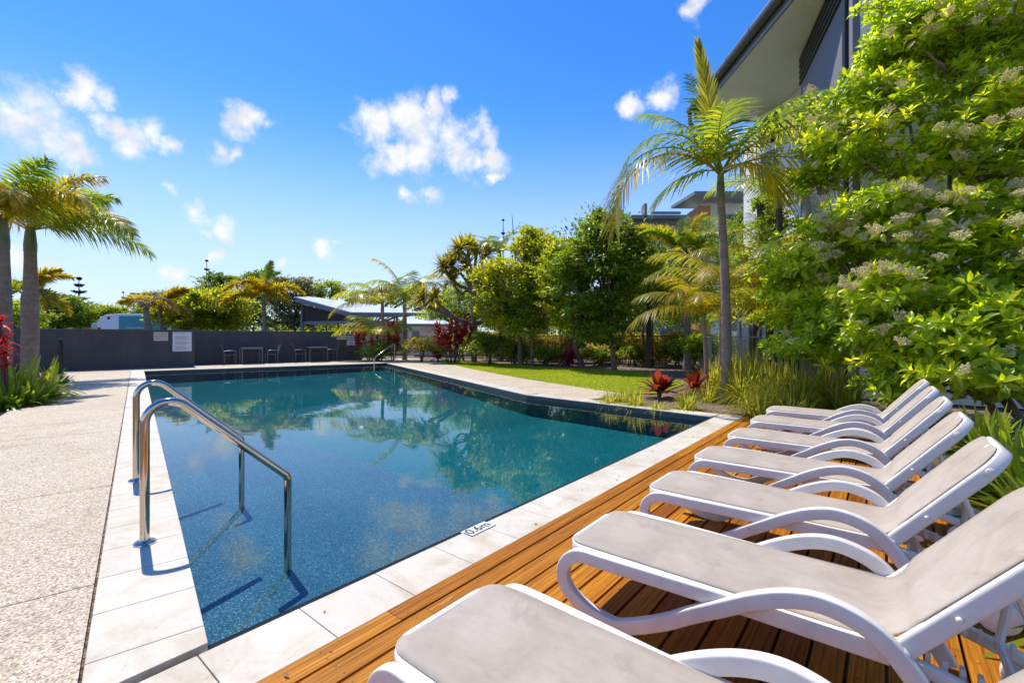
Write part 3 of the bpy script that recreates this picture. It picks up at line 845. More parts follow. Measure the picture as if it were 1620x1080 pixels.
# ------------------------------------------------------------------ handrails
def rail(loc, ang, label, pts, r, fl_at, grp):
    root = empty('handrail', loc, label, 'handrail', grp, ang)
    MB().tube(pts, r, 16).build('rail_tube', M['steel'], root, smooth=True)
    for p in fl_at:
        MB().lathe([(r * 2.3, 0), (r * 2.3, .010), (r * 2.0, .020), (r * 1.15, .026), (r * 1.05, .034)], p, 24).build('base_flange', M['steel'], root, smooth=True)
    return root
def arcxz(cx, cz, r, a0, a1, k=9): return [(cx + r * math.cos(R(a0 + (a1 - a0) * i / k)), 0, cz + r * math.sin(R(a0 + (a1 - a0) * i / k))) for i in range(k + 1)]
# shape in its own x (out over the water) and z
sl = math.atan2(.70, .63)
LX = .93; zb = .285; r1 = .14; rtop = .985
c1 = (r1, rtop - r1)
pts = [(0, 0, .01), (0, 0, .3), (0, 0, .6)] + arcxz(c1[0], c1[1], r1, 180, 90 - math.degrees(sl) + 4, 10)
r2 = .07
ax = LX - r2
end = arcxz(ax, zb - .02, r2, 90 - math.degrees(sl) + 4, 0, 6)
pts += end + [(LX, 0, .1), (LX, 0, -.2), (LX, 0, -.53)]
railang = math.atan2(-LN.y, -LN.x)
b1 = G(229, 860); b2 = G(215.5, 761)
rail(Vector((b1.x, b1.y, .004)), railang, 'nearer polished steel handrail over the pool entry steps', pts, .029, [(0, 0, 0)], 'steel handrails at the pool entry')
rail(Vector((b2.x, b2.y, .004)), railang, 'farther polished steel handrail over the pool entry steps, behind the nearer one', pts, .029, [(0, 0, 0)], 'steel handrails at the pool entry')
fb, fw = BX(624.5, 27.2, 0), BX(592, 25.6, 0)
ang = math.atan2(fw.y - fb.y, fw.x - fb.x); LF = (fw - fb).length
pts2 = [(0, 0, 0), (0, 0, .5)] + arcxz(.12, .98, .12, 180, 75, 7) + [(LF - .1, 0, .36), (LF - .02, 0, .27), (LF, 0, .15), (LF, 0, -.6)]
rail(Vector((fb.x, fb.y, .0)), ang, 'small steel handrail at the far corner of the pool', pts2, .03, [(0, 0, 0)], None)

# ------------------------------------------------------------------ depth marker on the coping
tp = D(2.83, -.315, .0045)
tp = G(757, 837); tp.z = .0045
mk = empty('depth_marker', tp, 'pool depth marking 0.6m on the near coping', 'depth marker', None, math.atan2(U.y, U.x))
MB().box((0, 0, .0008), (.26, .125, .0016)).build('plate', M['signwhite'], mk)
tc_ = bpy.data.curves.new('lettering', 'FONT'); tc_.body = '0.6m'; tc_.size = .118; tc_.align_x = 'CENTER'; tc_.align_y = 'CENTER'; tc_.extrude = .0006; tc_.offset = .0012
to = bpy.data.objects.new('lettering', tc_); C.objects.link(to); to.parent = mk; to.location = (.004, .006, .0024); to.data.materials.append(M['black'])
bm_ = MB(); bm_.box((.0, -.057, .0022), (.262, .009, .0012)); bm_.box((-.126, -.012, .0022), (.009, .080, .0012))
bm_.build('border_line', M['black'], mk)

DEPTH_TEXT = to
# ------------------------------------------------------------------ charcoal walls and what hangs on them
WH = 1.84
def wall_thing(a, b, lab):
    mid_ = (a + b) / 2
    root = empty('boundary_wall', (mid_.x, mid_.y, 0), lab, 'wall')
    m = MB().wallseg(a - mid_, b - mid_, -.1, WH - .03, .2); m.build('wall_body', M['wall'], root)
    d_ = (b - a).normalized(); nn = Vector((-d_.y, d_.x))
    m = MB().wallseg(a - mid_ - nn * .006 - d_ * .004, b - mid_ - nn * .006 + d_ * .004, WH - .0285, WH, .212); m.build('wall_cap', M['wcap'], root)
    return root
wall_thing(WL0, WL1, 'charcoal rendered wall stretch on the left carrying a white text sign')
wall_thing(WR0, WR1, 'charcoal rendered wall stretch behind the two outdoor tables')
def on_line(px, a, b):
    k = (px - CX) / F; d_ = b - a
    t = (k * a.y - a.x) / (d_.x - k * d_.y)
    return a + d_ * t
def sign(px0, px1, py0, py1, a, b, lab, facemat, build=None, cat_='sign'):
    p, q = on_line(px0, a, b), on_line(px1, a, b); m = (p + q) / 2
    z1, z0 = HC - (py0 - CY) / F * m.y, HC - (py1 - CY) / F * m.y
    d_ = (b - a).normalized(); nn = Vector((-d_.y, d_.x)); wid = (q - p).length; hgt = z1 - z0
    root = empty('wall_sign', (m.x - nn.x * .004, m.y - nn.y * .004, (z0 + z1) / 2), lab, cat_, 'signs on the charcoal walls', math.atan2(d_.y, d_.x))
    MB().box((0, -.005, 0), (wid, .01, hgt)).build('panel', facemat, root, bevel=.003)
    if build: build(root, wid, hgt)
    return root
def solid_text(o):
    dg = bpy.context.evaluated_depsgraph_get(); me = bpy.data.meshes.new_from_object(o.evaluated_get(dg)); me.name = 'lettering'
    n_ = bpy.data.objects.new('lettering', me); C.objects.link(n_); n_.parent = o.parent; n_.location = o.location; n_.rotation_euler = o.rotation_euler
    cu = o.data; bpy.data.objects.remove(o); bpy.data.curves.remove(cu); return n_
solid_text(DEPTH_TEXT)
def text(root, s, x, z, size, m, name='lettering'):
    c = bpy.data.curves.new(name, 'FONT'); c.body = s; c.size = size; c.extrude = .0008; c.align_x = 'LEFT'; c.align_y = 'CENTER'
    o = bpy.data.objects.new(name, c); C.objects.link(o); o.parent = root; o.location = (x, -.0112, z); o.rotation_euler = (R(90), 0, 0); o.data.materials.append(m); solid_text(o)
def rules(root, w_, h_):
    text(root, 'POOL RULES', -.40 * w_, .42 * h_, .085 * h_, M['ink'])
    rr = random.Random(3)
    for i in range(14):
        if i in (4, 9): continue
        m = MB(); z_ = .27 * h_ - i * .052 * h_; x = -.38 * w_; e = rr.uniform(.15, .40) * w_
        while x < e:
            l = rr.uniform(.03, .10) * w_; m.box(((x + min(x + l, e)) / 2, -.011, z_), (min(l, e - x), .0015, .018 * h_)); x += l + .012 * w_
        m.build('text_line', M['ink'], root)
def small_print(root, w_, h_):
    m = MB(); rr = random.Random(5)
    for x0, x1 in ((-.42, -.1), (.16, .40)):
        for i in range(6): m.box(((x0 + x1) / 2 * w_ , -.011, (.28 - i * .12) * h_), ((x1 - x0) * w_ * rr.uniform(.6, 1), .0015, .035 * h_))
    m.box((.06 * w_, -.011, .12 * h_), (.05 * w_, .0015, .36 * h_)); m.box((.06 * w_, -.011, .34 * h_), (.03 * w_, .0015, .06 * h_))
    m.build('print', plain('faded_ink', (.34, .31, .25), .7), root)
def blue_print(root, w_, h_):
    m = MB(); m.box((0, -.011, -.30 * h_), (w_ * .96, .0012, .36 * h_)); m.box((0, -.011, .02 * h_), (w_ * .96, .0012, .04 * h_)); m.box((0, -.011, .18 * h_), (w_ * .96, .0012, .05 * h_)); m.build('pale_field', M['signwhite'], root)
    m = MB(); rr = random.Random(8)
    for i in range(5): m.box((rr.uniform(-.1, .1) * w_, -.0122, (-.19 - i * .055) * h_), (w_ * rr.uniform(.5, .8), .001, .02 * h_))
    for i in range(2): m.box((-.1 * w_, -.0112, (.36 - i * .08) * h_), (w_ * .5, .001, .03 * h_))
    m.build('print', M['ink'], root)
sign(243, 266, 525, 539, WL0, WL1, 'small beige landscape sign on the left wall, beside the large white one', M['signbeige'], small_print)
sign(273, 303, 525, 555.5, WL0, WL1, 'large white square sign covered with lines of text', M['signwhite'], rules)
sign(532.5, 548, 526, 537, WR0, WR1, 'small beige sign beside the blue and white sign', M['signbeige'], small_print)
sign(548.6, 561.5, 526.5, 546, WR0, WR1, 'blue and white portrait sign at the right end of the wall', M['signblue'], blue_print)

# ------------------------------------------------------------------ bollard light
p = BX(95.5, 18.6)
bl = empty('bollard_light', p, 'black bollard light with domed cap at the edge of the planted bed', 'bollard')
MB().lathe([(.085, 0), (.085, 1.12)], n=20).build('post', M['black'], bl, smooth=True)
MB().lathe([(.074, 1.12), (.074, 1.21)], n=20).build('lens', M['glass'], bl, smooth=True)
MB().lathe([(.092, 1.21), (.092, 1.30), (.08, 1.35), (.05, 1.385), (.01, 1.39)], n=20).build('cap', M['black'], bl, smooth=True)

# ------------------------------------------------------------------ tables and chairs in front of the wall
wd = (WR1 - WR0).normalized(); wn = Vector((wd.y, -wd.x)); wang = math.atan2(wd.y, wd.x)
def table(px0, px1, lab):
    c = (on_line(px0, WR0, WR1) + on_line(px1, WR0, WR1)) / 2 + wn * .62
    wid = (on_line(px1, WR0, WR1) - on_line(px0, WR0, WR1)).length * .96
    root = empty('outdoor_table', (c.x, c.y, 0), lab, 'table', 'grey tables by the wall', wang)
    MB().box((0, 0, .885), (wid, .9, .035)).build('table_top', M['mesh_fab'], root, bevel=.006)
    fr = MB()
    for y in (-.40, .40): fr.box((0, y, .84), (wid - .1, .03, .05))
    for x in (-1, 1): fr.box((x * (wid / 2 - .05), 0, .84), (.03, .76, .05))
    fr.build('apron', M['alu'], root)
    for x in (-1, 1):
        for y in (-1, 1): MB().box((x * (wid / 2 - .045), y * .405, .4335), (.055, .055, .867)).build('leg', M['alu'], root, bevel=.006)
    return c
def chair(c, ang, lab):
    root = empty('patio_chair', (c.x, c.y, 0), lab, 'chair', 'grey patio chairs by the wall', ang)
    MB().slab([(-.26, -.27, .50), (.27, -.27, .52), (.27, .27, .52), (-.26, .27, .50)], .025).build('seat', M['mesh_fab'], root)
    MB().add([(-.245, -.26, .50), (-.245, .26, .50), (-.40, .25, 1.02), (-.40, -.25, 1.02), (-.265, -.26, .50), (-.265, .26, .50), (-.42, .25, 1.02), (-.42, -.25, 1.02)],
             [(0,1,2,3),(7,6,5,4),(0,4,5,1),(1,5,6,2),(2,6,7,3),(3,7,4,0)]).build('backrest', M['mesh_fab'], root)
    for y in (-.29, .29):
        MB().tube(spline([(.27, y, 0), (.27, y, .5), (.25, y, .70), (.05, y, .745), (-.2, y, .73), (-.33, y, .72)], 4), .02, 8).build('arm', M['alu'], root, smooth=True)
        MB().tube([(-.26, y, 0), (-.25, y, .5), (-.41, y, 1.05)], .02, 8).build('frame_leg', M['alu'], root, smooth=True)
    MB().tube([(-.41, -.29, 1.05), (-.41, .29, 1.05)], .02, 8).build('back_rail', M['alu'], root, smooth=True)
    return root
c = table(376, 411, 'grey square outdoor table nearer the left, between two chairs')
chair(c - wd * 1.02 - wn * .06, wang, 'grey patio chair facing right at the left table')
chair(c + wd * 1.04 + wn * .02, wang + math.pi, 'grey patio chair facing left at the left table, side on to the pool')
c = table(480.5, 511.5, 'grey square outdoor table nearer the signs at the wall end')
chair(c - wd * .98 - wn * .06, wang, 'grey patio chair facing right at the right table')
chair(c + wd * .88 - wn * .12, wang + math.pi, 'grey patio chair tucked behind the right table, facing left')

# ------------------------------------------------------------------ palms
def frond(name, Lr, elev, curve, az, m, nl=46, ll=.55, lw_=.045, droop=.35, plumose=False, closed=False, parent=None, loc=(0, 0, 0), bare=.12, twist=0.0, hang=0.0):
    k = 22; ts = np.linspace(0, 1, k + 1); ang_ = np.radians(elev) - np.radians(curve) * ts ** 1.25
    st = Lr / k; x = np.concatenate([[0], np.cumsum(np.cos(ang_[:-1]) * st)]); z = np.concatenate([[0], np.cumsum(np.sin(ang_[:-1]) * st)])
    tl = np.repeat(np.linspace(bare, .995, nl), 2) + RNG.normal(0, .004, nl * 2); tl = np.clip(tl, 0, 1)
    sd = np.tile([1.0, -1.0], nl)
    if plumose: 
        tl = np.concatenate([tl, np.clip(tl + .5 / nl, 0, 1), np.clip(tl + .25 / nl, 0, 1)]); sd = np.tile(sd, 3)
    n_ = len(tl); px_ = np.interp(tl, ts, x); pz = np.interp(tl, ts, z); aa = np.interp(tl, ts, ang_)
    T = np.stack([np.cos(aa), np.zeros(n_), np.sin(aa)], 1); Nn = np.stack([-np.sin(aa), np.zeros(n_), np.cos(aa)], 1); S = np.stack([np.zeros(n_), sd, np.zeros(n_)], 1)
    fw = np.interp(tl, [0, .5, 1], [.35, .6, 1.3]) if not closed else np.interp(tl, [0, .4, 1], [1.2, 2.2, 4.5])
    up = RNG.normal(.18, .08, n_)
    if plumose:
        th = RNG.uniform(-.95, 1.05, n_); S = S * np.cos(th)[:, None] + Nn * np.sin(th)[:, None]; up[:] = 0
    d0 = unit(S + T * fw[:, None] + Nn * up[:, None] + RNG.normal(0, .05, (n_, 3)) - np.array([0, 0, hang]))
    lp = np.interp(tl, [0, .08, .25, .6, .85, 1], [.55, .8, 1, .95, .65, .35]) * ll * RNG.uniform(.88, 1.08, n_)
    side = unit(np.cross(d0, Nn) + T * .001)
    side = unit(T - (T * d0).sum(1, keepdims=True) * d0)
    vv, ff, _, sg = blades(np.stack([px_, np.zeros(n_), pz], 1), d0, lp, lw_ * RNG.uniform(.8, 1.15, n_), droop * RNG.uniform(.7, 1.3, n_), 3, np.array([.55, 1, .7, .06]), side)
    r = np.repeat(np.clip(RNG.normal(.5, .22, n_), 0, 1), sg)
    # rachis
    nr = 5; rad = np.interp(ts, [0, .15, 1], [.036, .022, .004]) * (Lr / 3.0) ** .5
    rv = []
    for i in range(k + 1):
        for j in range(nr):
            a = 2 * math.pi * j / nr
            rv.append((x[i] - math.sin(ang_[i]) * math.cos(a) * rad[i], math.sin(a) * rad[i], z[i] + math.cos(ang_[i]) * math.cos(a) * rad[i]))
    rf = [(i * nr + j, i * nr + (j + 1) % nr, (i + 1) * nr + (j + 1) % nr, (i + 1) * nr + j) for i in range(k) for j in range(nr)]
    vv, ff, r = cat([(vv, ff, r), (np.array(rv), np.array(rf), np.full(len(rf), .7))])
    o = npmesh(name, vv, ff, r, M[m], parent)
    o.location = loc; o.rotation_euler = (R(twist), 0, R(az))
    return o
def palm(name, label, cat_, base, crown, r0, r1, fr, group=None, shaft=.9, shaft_r=None, tm='palmtrunk', bulge=0.0, sm='shaft', **kw):
    base, crown = Vector(base), Vector(crown)
    root = empty(name, base, label, cat_, group)
    c = crown - base; k = 14; pts, rs = [], []
    for i in range(k + 1):
        t = i / k; bend = math.sin(math.pi * t) * .02 * c.z
        pts.append((c.x * t ** 1.3 + bend * .4, c.y * t ** 1.3, c.z * t))
        rs.append((r0 + (r1 - r0) * t) * (1 + bulge * math.sin(math.pi * min(1, t * 1.1))) * (1.25 - .25 * min(1, t * 10)))
    MB().tube(pts, rs, 14).build('trunk', M[tm], root, smooth=True)
    sr = shaft_r or r1 * 1.08
    if shaft:
        s0_ = Vector(pts[-1])
        MB().tube([s0_ - Vector((0, 0, .02)), s0_ + Vector((0, 0, shaft * .25)), s0_ + Vector((0, 0, shaft * .7)), s0_ + Vector((0, 0, shaft))], [sr * .98, sr * 1.0, sr * .78, sr * .45], 14).build('crownshaft', M[sm], root, smooth=True)
    top = Vector(pts[-1]) + Vector((0, 0, shaft * .85))
    for i, f_ in enumerate(fr):
        az, el, cv, Lr, m = f_[:5]; ex = f_[5] if len(f_) > 5 else {}
        kk_ = dict(kw); kk_.update(ex)
        off = Vector((math.cos(R(az)), math.sin(R(az)), 0)) * sr * .4
        frond('frond', Lr, el, cv, az, m, parent=root, loc=top + off - Vector((0, 0, .02 * (i % 5))), twist=random.uniform(-14, 14), **kk_)
    return root
def ring(n_, L_, mats, el=(0, 75), cv=(60, 95), az0=0, seed=1):
    rr = random.Random(seed); out = []
    for i in range(n_):
        e = el[0] + (el[1] - el[0]) * ((i * 0.618) % 1)
        out.append((az0 + i * 137.5 + rr.uniform(-12, 12), e, rr.uniform(*cv), L_ * rr.uniform(.85, 1.1), rr.choice(mats)))
    return out
PG = 'foxtail palms in the left bed'
FX = dict(nl=44, ll=.80, lw_=.040, droop=.38, plumose=True)
palm('foxtail_palm', 'thick grey trunked foxtail palm with dark frond arching right over the wall', 'palm', BX(46, 16.5), P(48, 398, 16.5), .225, .17,
     [(25, 62, 72, 2.9, 'palm_green'), (-18, 48, 88, 3.7, 'palm_gold'), (-4, 24, 66, 4.1, 'palm_green'), (8, 40, 90, 3.6, 'palm_gold'), (60, 45, 80, 3.2, 'palm_green'), (-60, 40, 100, 3.3, 'palm_gold'), (120, 50, 80, 3.2, 'palm_gold'), (180, 40, 80, 3.3, 'palm_gold'), (230, 30, 90, 3.2, 'palm_gold'), (-95, 60, 100, 2.6, 'palm_gold'), (90, 78, 40, 2.6, 'palm_green'), (10, 70, 80, 3.4, 'palm_gold'), (-40, 30, 80, 3.4, 'palm_green'), (35, 20, 70, 3.6, 'palm_green')], PG, shaft=1.0, bulge=.18, **FX)
palm('foxtail_palm', 'foxtail palm at the left edge of the photo, golden fronds over a ringed trunk', 'palm', BX(3, 12.6), P(4, 392, 12.6), .18, .14,
     [(0, 55, 95, 2.4, 'palm_gold'), (-40, 50, 105, 2.3, 'palm_gold'), (50, 60, 80, 2.5, 'palm_green'), (100, 70, 60, 2.5, 'palm_green'), (-85, 60, 110, 2.3, 'palm_gold'), (160, 45, 90, 2.6, 'palm_gold'), (210, 50, 90, 2.6, 'palm_gold'), (260, 40, 100, 2.4, 'palm_gold'), (-15, 78, 60, 2.2, 'palm_green')], PG, shaft=.9, bulge=.15, **FX)
KP = dict(nl=38, ll=1.0, lw_=.050, droop=.42, hang=.10)
palm('king_palm', 'tall slender palm with a spear leaf standing before the big building', 'palm', BX(1149, 11.0), P(1140, 312, 11.0), .125, .085,
     [(88, 93, 7, 3.1, 'palm_pale', dict(closed=True, ll=.75, nl=46, bare=.05, lw_=.05, droop=.10, hang=0)), (100, 84, 16, 2.7, 'palm_green', dict(ll=.7)), (183, 60, 135, 2.9, 'palm_green'), (200, 24, 128, 4.0, 'palm_gold'), (192, 38, 140, 3.6, 'palm_green'), (172, 4, 70, 1.7, 'palm_green'),
      (-6, 46, 100, 4.0, 'palm_pale'), (10, 56, 90, 4.3, 'palm_pale'), (-12, 66, 96, 3.6, 'palm_green'), (-20, 26, 110, 3.0, 'palm_pale'), (40, 74, 50, 2.8, 'palm_green'), (300, 10, 110, 1.8, 'palm_gold'), (330, 60, 92, 2.8, 'palm_green'), (140, 72, 64, 2.8, 'palm_green'), (262, 74, 90, 2.0, 'palm_green')],
     'slender palms by the right lawn', shaft=.75, **KP)
SP = dict(nl=44, ll=.60, lw_=.030, droop=.45, hang=.2)
palm('slender_palm', 'short leaning palm with low yellow fronds reaching down to the fence', 'palm', BX(1118, 12.3), P(1113, 512, 12.3), .06, .05,
     [(188, 24, 78, 2.2, 'palm_gold'), (170, 50, 84, 2.0, 'palm_pale'), (200, 66, 82, 2.0, 'palm_gold'), (90, 60, 60, 1.8, 'palm_green'), (0, 50, 80, 1.7, 'palm_pale'), (-40, 60, 90, 1.6, 'palm_pale'), (250, 55, 95, 1.6, 'palm_gold'), (40, 72, 40, 1.8, 'palm_green')], 'slender palms by the right lawn', shaft=.3, **SP)
palm('slender_palm', 'middling palm with pale arching fronds just left of the tall trunk', 'palm', BX(1139, 13.0), P(1142, 466, 13.0), .07, .06,
     [(184, 34, 78, 2.4, 'palm_pale'), (174, 58, 86, 2.3, 'palm_pale'), (196, 8, 56, 2.0, 'palm_gold'), (-4, 52, 70, 2.1, 'palm_pale'), (18, 34, 66, 2.3, 'palm_pale'), (90, 70, 50, 2.0, 'palm_green'), (-60, 45, 90, 1.9, 'palm_pale'), (235, 40, 96, 2.0, 'palm_gold'), (-25, 18, 70, 1.8, 'palm_gold')], 'slender palms by the right lawn', shaft=.4, **SP)
palm('slender_palm', 'dark trunked palm to the right of the tall one, fronds over the grey awning', 'palm', BX(1214, 14.2), P(1219, 428, 14.2), .12, .09,
     [(180, 26, 60, 2.7, 'palm_pale'), (192, 48, 76, 2.6, 'palm_pale'), (165, 66, 66, 2.4, 'palm_green'), (0, 34, 70, 2.6, 'palm_green'), (24, 58, 70, 2.5, 'palm_pale'), (-30, 22, 80, 2.4, 'palm_green'), (80, 72, 50, 2.4, 'palm_green'), (-70, 50, 90, 2.2, 'palm_pale'), (240, 30, 90, 2.2, 'palm_green'), (205, 5, 70, 2.0, 'palm_gold')], 'slender palms by the right lawn', shaft=.5, tm='darkbark', **SP)
palm('slender_palm', 'palm low behind the awning with fine green fronds spreading sideways', 'palm', BX(1246, 13.2), P(1244, 500, 13.2), .08, .07,
     [(178, 12, 40, 2.1, 'palm_gold'), (8, 30, 70, 2.2, 'palm_green'), (160, 50, 80, 2.0, 'palm_green'), (30, 60, 60, 2.0, 'palm_green'), (-50, 40, 90, 1.8, 'palm_green'), (215, 45, 90, 1.9, 'palm_pale'), (90, 70, 50, 2.0, 'palm_green')], 'slender palms by the right lawn', shaft=.3, tm='darkbark', **SP)
palm('slender_palm', 'feathery palm high between the tall trunk and the big building', 'palm', BX(1236, 15.5), P(1232, 330, 15.5), .12, .10,
     ring(11, 2.6, ['palm_green', 'palm_green', 'palm_pale'], (5, 75), (60, 95), 20, 31), 'slender palms by the right lawn', shaft=.6, tm='darkbark', **SP)
palm('foxtail_palm', 'bushy dark plumed foxtail palm behind the left side of the tall trunk', 'palm', BX(1087, 21), P(1084, 412, 21), .16, .13,
     ring(11, 2.6, ['palm_green', 'palm_green', 'palm_gold'], (5, 80), (55, 90), 10, 32), 'foxtail palms beyond the lawn', shaft=.7, nl=50, ll=.5, lw_=.05, droop=.12, plumose=True)
palm('foxtail_palm', 'foxtail palm with one bright yellow curled frond above a dark trunk', 'palm', BX(1027, 23), P(1026, 452, 23), .20, .15,
     [(0, 66, 96, 2.4, 'palm_gold'), (180, 50, 90, 2.3, 'palm_green'), (100, 78, 40, 2.4, 'palm_pale'), (-60, 60, 95, 2.1, 'palm_green'), (60, 50, 80, 2.2, 'palm_green'), (230, 45, 90, 2.2, 'palm_gold'), (15, 22, 70, 2.1, 'palm_green')], 'foxtail palms beyond the lawn', shaft=.8, tm='darkbark', nl=50, ll=.45, lw_=.05, droop=.12, plumose=True)
palm('foxtail_palm', 'bright yellow foxtail palm standing just behind the tables and wall', 'palm', BX(419, 40), P(417, 482, 40), .20, .16,
     [(170, 48, 96, 4.3, 'palm_gold'), (5, 45, 100, 3.8, 'palm_gold'), (75, 72, 60, 3.6, 'palm_green'), (-60, 60, 100, 3.4, 'palm_gold'), (195, 22, 88, 3.6, 'palm_gold'), (-20, 18, 80, 3.0, 'palm_gold'), (100, 84, 30, 3.4, 'palm_green'), (260, 62, 100, 3.0, 'palm_gold')], 'palms behind the charcoal wall', shaft=.9, nl=46, ll=.75, lw_=.09, droop=.12, plumose=True)
palm('foxtail_palm', 'yellow green palm behind the wall beside the withered one', 'palm', BX(258, 42), P(252, 492, 42), .16, .14,
     ring(9, 3.2, ['palm_gold', 'palm_gold', 'palm_green'], (15, 80), (70, 100), 0, 34), 'palms behind the charcoal wall', shaft=.5, nl=40, ll=.8, lw_=.1, droop=.12, plumose=True)
palm('withered_palm', 'withered palm with two brown hanging fronds above the wall', 'palm', BX(237, 39), P(231, 490, 39), .28, .22,
     [(0, 62, 150, 3.0, 'palm_dead'), (175, 70, 140, 1.8, 'palm_dead'), (60, 80, 60, 1.4, 'palm_dead')], 'palms behind the charcoal wall', shaft=.3, sm='bark', nl=34, ll=.45, lw_=.09, droop=.9)
palm('foxtail_palm', 'yellowing palm glimpsed between the two thick trunks on the left', 'palm', BX(35, 30), P(38, 476, 30), .2, .16,
     ring(9, 3.0, ['palm_gold', 'palm_gold', 'palm_green'], (10, 80), (70, 105), 15, 35), 'palms behind the charcoal wall', shaft=.6, nl=44, ll=.7, lw_=.08, droop=.12, plumose=True)
CP = dict(nl=42, ll=.95, lw_=.06, droop=.45, hang=.25)
palm('king_palm', 'green palm in front of the pavilion roof, left one of a pair', 'palm', BX(606, 31.5), P(605, 492, 31.5), .14, .11,
     [(185, 42, 88, 3.7, 'palm_pale'), (165, 60, 78, 3.3, 'palm_green'), (200, 16, 70, 3.6, 'palm_pale'), (5, 50, 90, 3.2, 'palm_pale'), (-30, 40, 95, 3.0, 'palm_green'), (70, 70, 60, 3.0, 'palm_green'), (-80, 55, 100, 2.8, 'palm_pale'), (240, 40, 100, 3.0, 'palm_pale'), (20, 72, 60, 3.2, 'palm_green')], 'palms beside the pavilion', shaft=.7, **CP)
palm('king_palm', 'green palm in front of the pavilion roof, right one of a pair', 'palm', BX(640, 30.5), P(640, 480, 30.5), .15, .12,
     [(0, 46, 90, 3.2, 'palm_green'), (20, 62, 84, 3.2, 'palm_pale'), (175, 52, 90, 3.2, 'palm_green'), (190, 76, 60, 3.4, 'palm_pale'), (90, 70, 60, 3.0, 'palm_green'), (-50, 50, 100, 2.8, 'palm_green'), (230, 40, 95, 2.8, 'palm_pale'), (-10, 18, 80, 2.8, 'palm_pale')], 'palms beside the pavilion', shaft=.7, **CP)
palm('slender_palm', 'low young palm with a striped frond leaning toward the signs', 'palm', BX(597, 29), P(600, 540, 29), .12, .09,
     [(185, 36, 78, 3.0, 'palm_pale'), (198, 55, 95, 2.6, 'palm_gold'), (170, 68, 80, 2.6, 'palm_green'), (0, 55, 90, 2.3, 'palm_green'), (-60, 50, 90, 2.2, 'palm_pale')], 'palms beside the pavilion', shaft=.4, tm='darkbark', **CP)
palm('foxtail_palm', 'palm crown showing behind the middle trees, left of the bare spear', 'palm', BX(792, 29), P(790, 412, 29), .16, .13, ring(9, 3.2, ['palm_green'], (10, 75), (65, 95), 0, 36), 'foxtail palms beyond the lawn', shaft=.7, nl=46, ll=.6, lw_=.06, droop=.2)
palm('foxtail_palm', 'palm crown showing behind the middle trees, near the dark round tree', 'palm', BX(862, 30), P(862, 408, 30), .16, .13, ring(9, 2.4, ['palm_green', 'palm_pale'], (20, 80), (50, 85), 30, 37), 'foxtail palms beyond the lawn', shaft=.7, nl=46, ll=.6, lw_=.06, droop=.2)
# ------------------------------------------------------------------ broadleaf trees
def blob_points(cen, rad, n_, nclump, spread=.20):
    """leaf points gathered in clumps that sit mostly near the skin of an ellipsoid"""
    u_ = unit(RNG.normal(0, 1, (nclump, 3))); u_[:, 2] = np.where(u_[:, 2] < -.55, -u_[:, 2], u_[:, 2])
    rr = RNG.uniform(.30, 1.22, (nclump, 1)) ** .7
    cc = u_ * rr * rad
    w_ = RNG.uniform(.5, 1.5, nclump); idx = RNG.choice(nclump, n_, p=w_ / w_.sum())
    off = RNG.normal(0, 1, (n_, 3)) * np.array([1.2, 1.2, .42]) * spread * rad.mean() * RNG.uniform(.6, 1.25, (nclump, 1))[idx]
    p = cc[idx] + off
    out = unit(p / rad * .6 + u_[idx] * .5 + np.array([0, 0, .35]))
    tone = RNG.uniform(-.22, .22, nclump)[idx]
    return p + cen, out, tone, cc + cen
